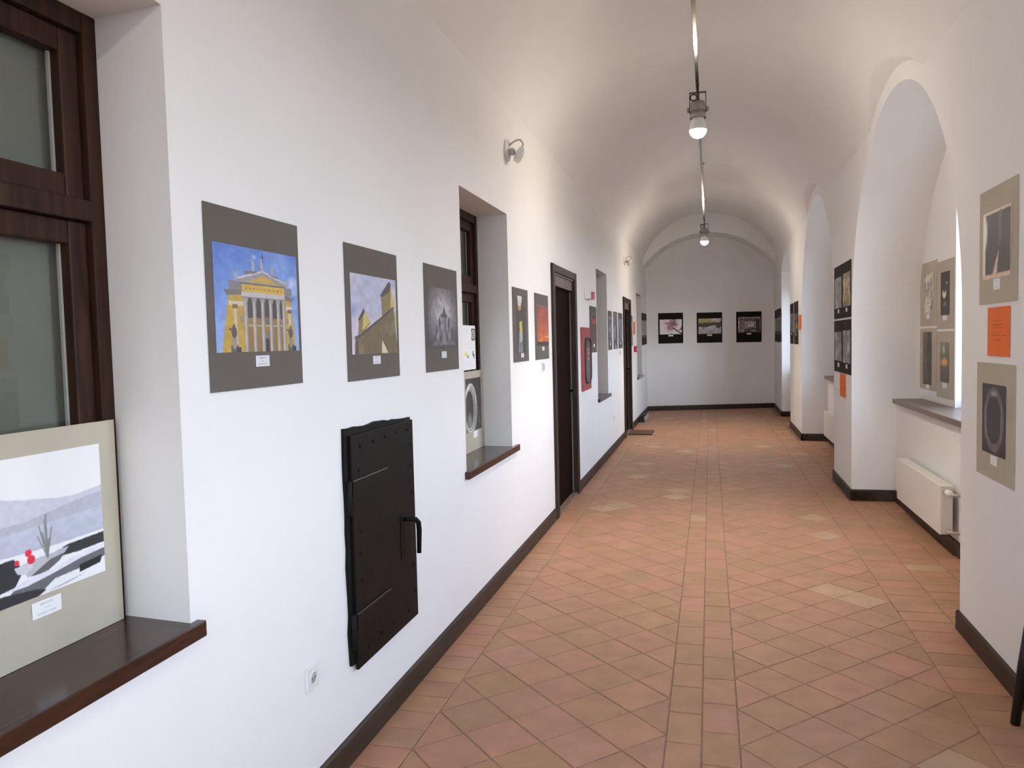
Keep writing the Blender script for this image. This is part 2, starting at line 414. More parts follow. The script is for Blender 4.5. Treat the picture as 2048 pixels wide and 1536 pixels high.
# ------------------------------------------------------------------ right wall with its window niches
wr = MB()
edges = [YB]
for nk in NICHES: edges += [nk[0], nk[1]]
edges.append(ye(1.385))
def subdiv(a, b, st=0.06):
    n = max(1, int(round((b - a) / st))); return [a + (b - a) * i / n for i in range(n + 1)]
for i in range(0, len(edges), 2):                       # piers
    yy = subdiv(edges[i], edges[i + 1])
    for a, b in zip(yy[:-1], yy[1:]):
        wr.quad((xr(a), a, 0), (xr(a), a, ztop_r(a)), (xr(b), b, ztop_r(b)), (xr(b), b, 0))
NWIN = []
for nk in NICHES:
    a, b, zsp, kd = nk; c = (a + b) / 2; h = (b - a) / 2
    if kd == 'round': yy = [c - h * math.cos(math.pi * i / 56) for i in range(57)]
    else: yy = [a + (b - a) * i / 24 for i in range(25)]
    for p, q in zip(yy[:-1], yy[1:]):                   # wall above the arch, and the arch soffit
        wr.quad((xr(p), p, arc(nk, p)), (xr(p), p, ztop_r(p)), (xr(q), q, ztop_r(q)), (xr(q), q, arc(nk, q)))
        wr.quad((xr(p), p, arc(nk, p)), (xr(q), q, arc(nk, q)), (XBACK, q, arc(nk, q)), (XBACK, p, arc(nk, p)))
    wr.quad((xr(b), b, 0), (xr(b), b, zsp), (XBACK, b, zsp), (XBACK, b, 0))
    wr.quad((xr(a), a, 0), (XBACK, a, 0), (XBACK, a, zsp), (xr(a), a, zsp))
    w0, w1 = c - 0.66, c + 0.62
    if kd == 'flat': w0, w1 = c - 0.50, c + 0.50
    wz0, wz1 = 0.975, (2.95 if kd == 'round' else 2.62)
    NWIN.append((w0, w1, wz0, wz1))
    yb = sorted(set([round(v, 5) for v in yy] + [w0, w1]))
    for p, q in zip(yb[:-1], yb[1:]):                   # back wall of the niche around its window
        zp, zq = arc(nk, p), arc(nk, q)
        if w0 - 1e-4 <= p and q <= w1 + 1e-4:
            wr.quad((XBACK, p, 0.9), (XBACK, p, wz0), (XBACK, q, wz0), (XBACK, q, 0.9))
            wr.quad((XBACK, p, wz1), (XBACK, p, zp), (XBACK, q, zq), (XBACK, q, wz1))
        else:
            wr.quad((XBACK, p, 0.9), (XBACK, p, zp), (XBACK, q, zq), (XBACK, q, 0.9))
    xo = XBACK + 0.22
    wr.quad((XBACK, w1, wz0), (XBACK, w1, wz1), (xo, w1, wz1), (xo, w1, wz0))
    wr.quad((XBACK, w0, wz0), (xo, w0, wz0), (xo, w0, wz1), (XBACK, w0, wz1))
    wr.quad((XBACK, w0, wz1), (xo, w0, wz1), (xo, w1, wz1), (XBACK, w1, wz1))
    wr.quad((XBACK, w0, wz0), (XBACK, w1, wz0), (xo, w1, wz0), (xo, w0, wz0))
    wr.box((1.70, a, -0.1), (XBACK + 0.02, b, 0.945))   # parapet under the window
# outer skin, so that daylight enters through the windows only
yo = [YB - 0.2] + [v for w in NWIN for v in w[:2]] + [18.4]
xo = XBACK + 0.22
for i in range(len(yo) - 1):
    if i % 2 == 0: wr.box((xo, yo[i], -0.1), (xo + 0.05, yo[i + 1], 3.6))
    else:
        wr.box((xo, yo[i], -0.1), (xo + 0.05, yo[i + 1], 0.975)); wr.box((xo, yo[i], NWIN[i // 2][3]), (xo + 0.05, yo[i + 1], 3.6))
wr.box((1.2, YB - 0.2, 3.6), (xo + 0.05, 18.4, 3.65))
o = wr.build('wall_right', M_WALL); tag(o, 'white plaster wall of broad piers between deep arched window niches', 'wall', kind='structure')

# ------------------------------------------------------------------ vault
NU = 72
us = [math.sin(math.pi / 2 * (2 * i / NU - 1)) for i in range(NU + 1)]
nrow = int((18.1 - YB) / 0.03)
vy = [YB + (18.1 - YB) * j / nrow for j in range(nrow + 1)]
V = []; Fc = []
for y in vy:
    r_ = xr(y); mid = (r_ + XL) / 2; hw = (r_ - XL) / 2
    for u in us:
        x = mid + hw * u
        V.append((x, y, max(barrel(u), lunette(y, r_ - x)) if u > 0 else barrel(u)))
n1 = NU + 1
for j in range(nrow):
    for i in range(NU): Fc.append((j * n1 + i, (j + 1) * n1 + i, (j + 1) * n1 + i + 1, j * n1 + i + 1))
ce = MB(); ce.add(V, Fc, True)
ce.add([(-1.6, YB - 0.2, 4.4), (xo, YB - 0.2, 4.4), (xo, 18.4, 4.4), (-1.6, 18.4, 4.4)], [(0, 1, 2, 3)])
tag(ce.build('ceiling', M_WALL), 'white plastered barrel vault with lunettes cut in over the window niches', 'ceiling', kind='structure')

# end wall, and the arch in front of it
def seg(x):
    u = (x - 0.01) / 1.37; return 3.13 + 0.69 * math.sqrt(max(0, 1 - min(1, abs(u)) ** 2)) if abs(u) < 1 else 3.13
def seg2(x):                                            # flatter, segmental curve
    h = 1.375; rise = 0.69; rr = (h * h + rise * rise) / (2 * rise); t = min(h, abs(x - 0.01)); return 3.13 + math.sqrt(rr * rr - t * t) - (rr - rise)
xs = [XL + (1.39 - XL) * i / 48 for i in range(49)]
we = MB()
we.add([(XL - 0.05, ye(XL - 0.05), -0.05), (1.46, ye(1.46), -0.05), (1.46, ye(1.46), 4.4), (XL - 0.05, ye(XL - 0.05), 4.4)], [(0, 1, 2, 3)])
tag(we.build('wall_far', M_WALL), 'white end wall under a shallow arch with three black-mounted photographs', 'wall', kind='structure')
DEP = 0.76
ar = MB()
def bz(x, y):
    r_ = xr(y); return barrel(max(-1, min(1, (x - (r_ + XL) / 2) / ((r_ - XL) / 2))))
for p, q in zip(xs[:-1], xs[1:]):
    yp, yq = ye(p) - DEP, ye(q) - DEP
    ar.quad((p, yp, seg2(p)), (q, yq, seg2(q)), (q, yq, bz(q, yq) + 0.02), (p, yp, bz(p, yp) + 0.02))
    ar.quad((p, yp, seg2(p)), (p, ye(p), seg2(p)), (q, ye(q), seg2(q)), (q, yq, seg2(q)))
tag(auto_smooth(ar.build('trim_1', M_WALL), 30), 'white plaster arch band spanning the corridor just before the end wall', 'arch', kind='structure')
BW = (-0.95, 0.85, 0.85, 3.05)                          # unseen window, added for the light on surfaces facing the viewpoint
wb = MB()
for lo, hi in (((XL - 0.3, -0.05), (BW[0], 4.4)), ((BW[1], -0.05), (2.2, 4.4)), ((BW[0], -0.05), (BW[1], BW[2])), ((BW[0], BW[3]), (BW[1], 4.4))):
    wb.box((lo[0], YB - 0.2, lo[1]), (hi[0], YB, hi[1]))
tag(wb.build('wall_back', M_WALL), 'white wall with an added broad window closing the corridor behind the viewpoint', 'wall', kind='structure')
w = thing('window_10', (0, 0, 0), 0, 'broad unseen window added behind the viewpoint to light the surfaces facing it', 'window', kind='structure')
f = MB(); x0, x1, z0, z1 = BW
for lo, hi in (((x0, z0), (x0 + 0.06, z1)), ((x1 - 0.06, z0), (x1, z1)), ((x0 + 0.06, z1 - 0.06), (x1 - 0.06, z1)), ((x0 + 0.06, z0), (x1 - 0.06, z0 + 0.06)), ((-0.085, z0 + 0.06), (-0.015, z1 - 0.06))): f.box((lo[0], YB - 0.16, lo[1]), (hi[0], YB - 0.10, hi[1]))
f.build('frame', M_WFRAME, w)
for p, q in ((x0 + 0.055, -0.08), (-0.02, x1 - 0.055)):
    g = MB(); g.box((p, YB - 0.132, z0 + 0.055), (q, YB - 0.128, z1 - 0.055)); g.build('pane', M_PANE, w)
f = MB(); f.box((x0 - 0.05, YB - 0.10, z0 - 0.04), (x1 + 0.05, YB + 0.05, z0 + 0.004)); f.build('sill', M_SILLG, w)
pl = bpy.data.lights.new('window_portal', 'AREA'); pl.shape = 'RECTANGLE'; pl.size = x1 - x0; pl.size_y = z1 - z0; pl.cycles.is_portal = True
po = bpy.data.objects.new('window_portal', pl); COL.objects.link(po); po.location = ((x0 + x1) / 2, YB - 0.22, (z0 + z1) / 2); po.rotation_euler = (math.pi / 2, 0, 0)

# ------------------------------------------------------------------ skirting
BH = 0.105
def skirt(mb, p, q, nrm, h=BH, t=0.016):
    """run from p to q (x, y) with a rounded top, standing proud of the wall by t along nrm"""
    p = Vector(p); q = Vector(q); n = Vector(nrm).normalized(); d = (q - p).normalized()
    prof = [(0, 0), (t, 0), (t, h - 0.022), (t * 0.8, h - 0.010), (t * 0.35, h - 0.002), (0, h)]
    vs = [(*(p + n * a), z) for a, z in prof] + [(*(q + n * a), z) for a, z in prof]; k = len(prof)
    fs = [(i, i + 1, k + i + 1, k + i) for i in range(k - 1)] + [tuple(range(k - 1, -1, -1)), tuple(range(k, 2 * k))]
    mb.add(vs, fs)
b = MB()
for (a0, a1) in ((YB, DOORS[0][0]), (DOORS[0][1], DOORS[1][0]), (DOORS[1][1], ye(XL))): skirt(b, (XL, a0), (XL, a1), (1, 0))
tag(auto_smooth(b.build('baseboard_left', M_BASE), 25), 'dark brown skirting along the left wall, broken by the two doors', 'skirting', kind='structure')
b = MB(); T = 0.016
for i in range(0, len(edges), 2):
    a0, a1 = edges[i], edges[i + 1]
    skirt(b, (xr(a0), a0 - (T if i else 0)), (xr(a1), a1 + (T if i + 2 < len(edges) else 0)), (-1, 0))
for nk in NICHES:
    skirt(b, (xr(nk[1]) - T, nk[1]), (1.70, nk[1]), (0, -1)); skirt(b, (xr(nk[0]) - T, nk[0]), (1.70, nk[0]), (0, 1)); skirt(b, (1.70, nk[0]), (1.70, nk[1]), (-1, 0))
tag(auto_smooth(b.build('baseboard_right', M_BASE), 25), 'dark brown skirting stepping around the piers and into the window niches', 'skirting', kind='structure')
b = MB(); skirt(b, (XL, ye(XL)), (1.38, ye(1.38)), (0.28, -0.96))
tag(auto_smooth(b.build('baseboard_far', M_BASE), 25), 'dark brown skirting along the foot of the end wall', 'skirting', kind='structure')

# ------------------------------------------------------------------ left windows
WL_LABEL = ['nearest brown casement window with grey-green panes and a lake photograph on its sill',
            'brown casement window with a paper notice and a photograph of white rings standing in it',
            'recessed window beyond the red hydrant cabinet, seen edge-on', 'last window on the left wall, beside the end wall']
for i, (a, bb) in enumerate(WIN_L):
    xf = XL - DEPW
    A, B = a - 0.03, bb + 0.03; mid = (A + B) / 2
    w = thing('window_%d' % (i + 1), (0, 0, 0), 0, WL_LABEL[i], 'window', kind='structure')
    z0, z1 = WZ0, WZ1
    FR = 0.055; zt0, zt1 = 1.945, 2.000
    f = MB()
    f.box((xf - 0.07, A, z0), (xf, A + FR, z1), 0.004); f.box((xf - 0.07, B - FR, z0), (xf, B, z1), 0.004)
    f.box((xf - 0.069, A + FR, z1 - FR), (xf - 0.001, B - FR, z1), 0.004); f.box((xf - 0.069, A + FR, z0), (xf - 0.001, B - FR, z0 + 0.03), 0.004)
    f.build('frame', M_WOOD, w)
    t = MB(); t.box((xf - 0.068, A + FR, zt0), (xf + 0.004, B - FR, zt1), 0.004); t.build('transom', M_WOOD, w)
    t = MB(); t.box((xf - 0.068, mid - 0.03, z0 + 0.03), (xf - 0.004, mid + 0.03, z1 - FR), 0.004); t.build('mullion', M_WOOD, w)
    for (zz0, zz1) in ((z0 + 0.03, zt0), (zt1, z1 - FR)):
        for (p, q) in ((A + FR, mid - 0.03), (mid + 0.03, B - FR)):
            S = 0.062; xs_ = xf - 0.018
            s = MB()
            s.box((xs_ - 0.045, p + 0.002, zz0 + 0.002), (xs_, p + S, zz1 - 0.002), 0.005); s.box((xs_ - 0.045, q - S, zz0 + 0.002), (xs_, q - 0.002, zz1 - 0.002), 0.005)
            s.box((xs_ - 0.044, p + S, zz1 - S), (xs_ - 0.001, q - S, zz1 - 0.002), 0.005); s.box((xs_ - 0.044, p + S, zz0 + 0.002), (xs_ - 0.001, q - S, zz0 + S), 0.005)
            so = s.build('sash', M_WOOD, w)
            g = MB(); g.box((xs_ - 0.026, p + S - 0.004, zz0 + S - 0.004), (xs_ - 0.022, q - S + 0.004, zz1 - S + 0.004)); g.build('pane', M_PANE, so)
            d = MB(); d.box((xs_ - 0.036, q - S - 0.007, zz0 + S), (xs_ - 0.028, q - S, zz1 - S)); d.build('glazing_bead', M_BEAD, so)
    d = MB(); d.box((xf - 0.085, A + 0.002, z0 + 0.002), (xf - 0.078, B - 0.002, z1 - 0.002)); d.build('blind', M_BLIND, w)
    s = MB(); s.box((xf - 0.01, a - 0.028, z0 - 0.042), (XL + 0.001, bb + 0.028, z0 + 0.001)); s.box((XL, a - 0.03, z0 - 0.042), (XL + 0.028, bb + 0.12 - 0.09 * (i == 0), z0 + 0.002), 0.004)
    s.build('sill', M_SILL, w)

# ------------------------------------------------------------------ niche windows on the right
NL = ['daylit window in the niche behind the viewpoint', 'daylit window in the niche nearest the viewpoint', 'daylit window in the niche with four taupe-mounted photographs', 'daylit window in the middle niche beyond the second pier', 'daylit window in the low-arched niche near the end wall']
for i, (nk, (w0, w1, z0, z1)) in enumerate(zip(NICHES, NWIN)):
    a, bb = nk[0], nk[1]
    w = thing('window_%d' % (i + 5), (0, 0, 0), 0, NL[i], 'window', kind='structure')
    x0 = XBACK + 0.10; mid = (w0 + w1) / 2
    f = MB()
    for lo, hi in (((x0, w0, z0), (x0 + 0.07, w0 + 0.05, z1)), ((x0, w1 - 0.05, z0), (x0 + 0.07, w1, z1)), ((x0 + .001, w0 + 0.05, z1 - 0.05), (x0 + 0.069, w1 - 0.05, z1)), ((x0 + .001, w0 + 0.05, z0), (x0 + 0.069, w1 - 0.05, z0 + 0.05))): f.box(lo, hi, 0.004)
    f.build('frame', M_WFRAME, w)
    t = MB(); t.box((x0 - 0.004, mid - 0.035, z0 + 0.05), (x0 + 0.066, mid + 0.035, z1 - 0.05), 0.004); t.build('mullion', M_WFRAME, w)
    for (p, q) in ((w0 + 0.05, mid - 0.035), (mid + 0.035, w1 - 0.05)):
        s = MB(); S = 0.045; xa, xb_ = x0 + 0.012, x0 + 0.055
        s.box((xa, p + .001, z0 + 0.051), (xb_, p + S, z1 - 0.051), 0.004); s.box((xa, q - S, z0 + 0.051), (xb_, q - .001, z1 - 0.051), 0.004)
        s.box((xa + .001, p + S, z1 - 0.051 - S), (xb_ - .001, q - S, z1 - 0.051), 0.004); s.box((xa + .001, p + S, z0 + 0.051), (xb_ - .001, q - S, z0 + 0.051 + S), 0.004)
        so = s.build('sash', M_WFRAME, w)
        g = MB(); g.box((x0 + 0.030, p + S - .004, z0 + 0.047 + S), (x0 + 0.034, q - S + .004, z1 - 0.047 - S)); g.build('pane', M_PANE, so)
    s = MB(); s.box((1.645, a + 0.10, 0.945), (x0, bb - 0.10, 0.988), 0.006)
    s.build('sill', M_SILLG, w)
    # portal: guides the sky's light through the opening, adds none
    pl = bpy.data.lights.new('window_portal', 'AREA'); pl.shape = 'RECTANGLE'; pl.size = z1 - z0; pl.size_y = w1 - w0; pl.cycles.is_portal = True
    po = bpy.data.objects.new('window_portal', pl); COL.objects.link(po); po.location = (XBACK + 0.25, mid, (z0 + z1) / 2); po.rotation_euler = (0, math.pi / 2, 0)

# ------------------------------------------------------------------ doors
DL = ['dark brown wooden door between the sunset photograph and the red hydrant cabinet', 'dark brown wooden door with a mat before it, near the end of the left wall']
for i, (a, bb) in enumerate(DOORS):
    d = thing('door_%d' % (i + 1), (0, 0, 0), 0, DL[i], 'door', kind='structure')
    TW = 0.105
    f = MB(); f.box((XL - 0.03, a, 0), (XL + 0.022, a + TW, DZ), 0.005); f.build('casing', M_TRIM, d)
    f = MB(); f.box((XL - 0.03, bb - TW, 0), (XL + 0.022, bb, DZ), 0.005); f.build('casing', M_TRIM, d)
    f = MB(); f.box((XL - 0.03, a + TW, DZ - 0.072), (XL + 0.020, bb - TW, DZ - 0.002), 0.005); f.build('casing', M_TRIM, d)
    f = MB(); f.box((XL - 0.03, a + TW, DZ - 0.082), (XL + 0.002, bb - TW, DZ - 0.074)); f.build('cover_strip', M_BEAD, d)
    f = MB(); f.box((XL - 0.05, a + TW, DZ - 0.185), (XL - 0.012, bb - TW, DZ - 0.083), 0.003); f.build('header_panel', M_PANEL, d)
    f = MB(); f.box((XL - 0.09, a + 0.06, 0.0), (XL - 0.055, bb - 0.06, DZ - 0.18))
    for k in range(6):                                   # vertical boards of the leaf
        ya = a + TW + (bb - a - 2 * TW) * k / 6; yb_ = a + TW + (bb - a - 2 * TW) * (k + 1) / 6
        p = MB(); p.box((XL - 0.06, ya + 0.002, 0.02), (XL - 0.045, yb_ - 0.002, DZ - 0.19), 0.002); p.build('plank', M_DOOR, d)
    f.build('leaf', M_DOOR, d)
    h = MB(); h.box((XL - 0.045, bb - TW - 0.075, 0.96), (XL - 0.041, bb - TW - 0.035, 1.18), 0.001); h.tube([(XL - 0.045, bb - TW - 0.055, 1.09), (XL + 0.0, bb - TW - 0.055, 1.09), (XL + 0.004, bb - TW - 0.07, 1.09), (XL + 0.004, bb - TW - 0.16, 1.085)], 0.009)
    h.build('handle', M_IRON, d)
    f = MB(); f.box((XL - 0.06, a + 0.10, 0.0), (XL + 0.012, bb - 0.10, 0.02), 0.003); f.build('threshold', M_STEP, d)


# ------------------------------------------------------------------ track with its lamps
TX, TZ = -0.072, 3.455
tr = thing('lighting_track', (TX, 6.0, TZ), 0, 'polished metal lighting track hung lengthwise below the crown of the vault', 'track')
b = MB(); b.box((-0.012, -11.0, 0.0), (0.012, 10.2, 0.022), 0.002); b.build('rail', M_CHROME, tr)
for yy in (-10.5, -6.9, -3.4, -0.9, 2.9, 6.0, 9.3):
    y = 6.0 + yy; x = TX; u = (x - (xr(y) + XL) / 2) / ((xr(y) - XL) / 2)
    zt = max(barrel(u), lunette(y, xr(y) - x)) - TZ
    b = MB(); b.tube([(0, yy, 0.02), (0, yy, zt + 0.01)], 0.002, 6); b.lathe([(0.016, zt - 0.02), (0.022, zt + 0.012)], 12, origin=(0, yy, 0)); b.build('suspension_wire', M_GREYM, tr)
def make_lamp():
    L = thing('track_spotlight', (0, 0, 0))
    b = MB()                                              # open yoke frame hanging from the rail
    b.box((-0.062, -0.008, -0.030), (0.062, 0.008, -0.022)); b.box((-0.062, -0.008, -0.175), (-0.056, 0.008, -0.030)); b.box((0.056, -0.008, -0.175), (0.062, 0.008, -0.030))
    b.box((-0.006, -0.006, -0.022), (0.006, 0.006, 0.0)); b.box((0.000, -0.007, -0.095), (0.010, 0.007, -0.030))
    b.build('yoke', M_DARKM, L)
    ring = MB(); ring.tube([(-0.030 + 0.024 * math.cos(t), 0, -0.060 + 0.024 * math.sin(t)) for t in [2 * math.pi * k / 20 for k in range(20)]], 0.0055, 8, closed=True); ring.build('ring', M_DARKM, L)
    b = MB(); b.lathe([(0.030, 0.0), (0.050, -0.006), (0.053, -0.03), (0.053, -0.085), (0.058, -0.10), (0.062, -0.124), (0.060, -0.125), (0.056, -0.110), (0.056, -0.07)], 28, origin=(0, 0, -0.092)); b.build('housing', M_GREYM, L)
    for sgn in (-1, 1):
        k = MB(); k.lathe([(0.014, 0.0), (0.018, 0.004), (0.018, 0.016), (0.013, 0.020)], 16, 'X', (0.060 if sgn > 0 else -0.080, 0, -0.150)); k.build('knob', M_GREYM, L)
    b = MB(); b.lathe([(0.040, -0.195), (0.046, -0.222), (0.058, -0.262), (0.0655, -0.298), (0.0655, -0.304), (0.060, -0.304)], 28); b.build('reflector_neck', M_WPLASTIC, L)
    b = MB(); b.lathe([(max(0.002, 0.062 * math.cos(math.pi / 2 * k / 9)), -0.302 - 0.060 * math.sin(math.pi / 2 * k / 9)) for k in range(10)], 28); b.build('bulb', M_BULB, L)
    sp = bpy.data.lights.new('reflector_beam', 'SPOT'); sp.energy = BEAM; sp.color = (1.0, 0.87, 0.73); sp.spot_size = math.radians(96); sp.spot_blend = 0.9; sp.shadow_soft_size = 0.05
    so = bpy.data.objects.new('reflector_beam', sp); COL.objects.link(so); so.parent = L; so.location = (0, 0, -0.372)
    return L
lamp = make_lamp()
LAMPS = [(6.0, 'lit ceiling spotlight hanging from the track nearest the viewpoint'), (12.86, 'farther lit ceiling spotlight on the track, above the middle of the corridor'), (-0.85, 'lit ceiling spotlight on the track overhead, behind the viewpoint')]
for i, (y, lb) in enumerate(LAMPS):
    L = lamp if i == 0 else copy_tree(lamp)
    L.location = (TX, y, TZ); tag(L, lb, 'lamp', 'spotlights on the lighting track')

# ------------------------------------------------------------------ prints: painted procedurally, stored as colour on the paper's mesh
class Canvas:
    def __init__(s, w, h, col):
        w, h = int(w * 1.8) * 2, int(h * 1.8) * 2; s.w, s.h = w, h; s.a = np.zeros((h, w, 3)); s.a[:] = col
        s.U, s.V = np.meshgrid((np.arange(w) + 0.5) / w, (np.arange(h) + 0.5) / h)
    def mixin(s, m_, col, al=1.0):
        m_ = np.clip(m_ * al, 0, 1)[..., None]; s.a = s.a * (1 - m_) + np.asarray(col, float) * m_; return s
    def poly(s, pts, col, al=1.0):
        ins = np.zeros(s.U.shape, bool); n = len(pts)
        for i in range(n):
            (x0, y0), (x1, y1) = pts[i], pts[(i + 1) % n]
            if y0 == y1: continue
            c = ((y0 > s.V) != (y1 > s.V)) & (s.U < (x1 - x0) * (s.V - y0) / (y1 - y0) + x0); ins ^= c
        return s.mixin(ins.astype(float), col, al)
    def rect(s, u0, v0, u1, v1, col, al=1.0): return s.mixin(((s.U >= u0) & (s.U < u1) & (s.V >= v0) & (s.V < v1)).astype(float), col, al)
    def ell(s, u, v, ru, rv, col, al=1.0, soft=0.0):
        d = np.sqrt(((s.U - u) / ru) ** 2 + ((s.V - v) / rv) ** 2)
        return s.mixin(np.clip((1 - d) / soft, 0, 1) if soft else (d < 1).astype(float), col, al)
    def ringe(s, u, v, ru, rv, wd, col, al=1.0):
        d = np.sqrt(((s.U - u) / ru) ** 2 + ((s.V - v) / rv) ** 2); return s.mixin((np.abs(d - 1) < wd).astype(float), col, al)
    def line(s, p, q, w, col, al=1.0):
        p, q = np.array(p, float), np.array(q, float); d = q - p; L = d @ d
        t = np.clip(((s.U - p[0]) * d[0] + (s.V - p[1]) * d[1]) / L, 0, 1)
        return s.mixin((np.hypot(s.U - p[0] - t * d[0], s.V - p[1] - t * d[1]) < w).astype(float), col, al)
    def grad(s, v0, v1, c0, c1):
        t = np.clip((s.V - v0) / (v1 - v0), 0, 1)[..., None]; s.a = np.asarray(c0, float) * (1 - t) + np.asarray(c1, float) * t; return s
    def noise(s, n=5, seed=1, oct_=4):
        g = np.random.default_rng(seed); out = np.zeros(s.U.shape); amp = 1.0; tot = 0
        for k in range(oct_):
            m_ = n * 2 ** k; gr = g.random((m_ + 2, m_ + 2)); x = s.U * m_; y = s.V * m_; xi = x.astype(int); yi = y.astype(int); fx = x - xi; fy = y - yi
            fx = fx * fx * (3 - 2 * fx); fy = fy * fy * (3 - 2 * fy)
            out += amp * ((gr[yi, xi] * (1 - fx) + gr[yi, xi + 1] * fx) * (1 - fy) + (gr[yi + 1, xi] * (1 - fx) + gr[yi + 1, xi + 1] * fx) * fy); tot += amp; amp *= 0.5
        return out / tot
    def grain(s, amt, seed=3, n=12):
        s.a = s.a * (1 + amt * (s.noise(n, seed) - 0.5) * 2)[..., None]; return s
    def text(s, rows, col, al=0.8, seed=5):
        """rows of illegible small print: (centre u, v, width, height)"""
        g = random.Random(seed)
        for (u, v, w, h) in rows:
            x = u - w / 2
            while x < u + w / 2:
                L = min(g.uniform(0.03, 0.10) * max(w, 0.35), u + w / 2 - x); s.rect(x, v - h / 2, x + L, v + h / 2, col, al * g.uniform(0.6, 1)); x += L + 0.018
        return s

def paint_mesh(name, w, h, cv, gain=1.0, origin=(0, 0), y=0.0, material=None, parent=None, bow=0.0):
    """paper w x h (metres) with its lower-left corner at origin, facing local -y; canvas colours become its reflectance"""
    nx, ny = cv.w // 2, cv.h // 2
    a = cv.a.reshape(ny, 2, nx, 2, 3).mean((1, 3))             # painted at twice the mesh's resolution
    a = np.clip(lin(np.clip(a, 0, 255)) * gain, 0, 0.86)
    X, Z = np.meshgrid(np.linspace(0, w, nx), np.linspace(0, h, ny))
    co = np.stack([X + origin[0], np.full_like(X, y) - bow * np.sin(np.pi * X / w), Z + origin[1]], -1).reshape(-1, 3)
    idx = np.arange(nx * ny).reshape(ny, nx)
    q = np.stack([idx[:-1, :-1], idx[:-1, 1:], idx[1:, 1:], idx[1:, :-1]], -1).reshape(-1, 4)
    me = bpy.data.meshes.new(name)
    me.vertices.add(len(co)); me.vertices.foreach_set('co', co.ravel())
    me.loops.add(q.size); me.loops.foreach_set('vertex_index', q.ravel().astype(np.int32))
    me.polygons.add(len(q)); me.polygons.foreach_set('loop_start', np.arange(0, q.size, 4, dtype=np.int32))
    me.update(calc_edges=True); me.validate()
    at = me.attributes.new('print', 'FLOAT_COLOR', 'POINT'); col = np.ones((len(co), 4), np.float32); col[:, :3] = a.reshape(-1, 3); at.data.foreach_set('color', col.ravel())
    return link(name, me, material, parent)

def caption(w, h):
    c = Canvas(30, 16, (236, 236, 240)); c.text([(0.5, 0.78, 0.45, 0.13), (0.5, 0.5, 0.22, 0.08), (0.5, 0.22, 0.62, 0.10)], (120, 120, 128), 0.75); return c

def place(side, a):
    """wall position and heading for things that face the corridor; a is y on the side walls, x on the end wall"""
    if side == 'L': return (XL, a), math.pi / 2
    if side == 'R': return (xr(a), a), -math.pi / 2 - math.atan(0.0075)
    if side == 'N': return (XBACK, a), -math.pi / 2
    return (a, ye(a)), math.atan(0.292)
def poster(side, a0, a1, z0, z1, pr, cap, board, cv, gain, label, group, xoff=0.0, tilt=0.0, name='mounted_photograph'):
    """board spanning a0..a1 along the wall and z0..z1; pr = print rectangle as fractions (u0, v0, u1, v1); cap = caption centre and size in metres"""
    w = abs(a1 - a0); h = z1 - z0; (px, py), rz = place(side, (a0 + a1) / 2)
    t = thing(name, (px, py, z0), rz, label, 'photograph', group)
    if xoff:
        t.location.x += xoff
    if tilt: t.rotation_euler = (0, tilt, rz)
    b = MB(); b.box((-w / 2, -0.0045, 0), (w / 2, -0.0012, h)); b.build('mount_board', board, t)
    u0, v0, u1, v1 = pr
    paint_mesh('photo_print', (u1 - u0) * w, (v1 - v0) * h, cv, gain, (-w / 2 + u0 * w, v0 * h), -0.0056, M_PRINT, t)
    if cap:
        cu, cvv, cw, ch = cap
        paint_mesh('caption_card', cw, ch, caption(cw, ch), gain, (-w / 2 + cu * w - cw / 2, cvv * h - ch / 2), -0.0056, M_PAPER, t)
    return t

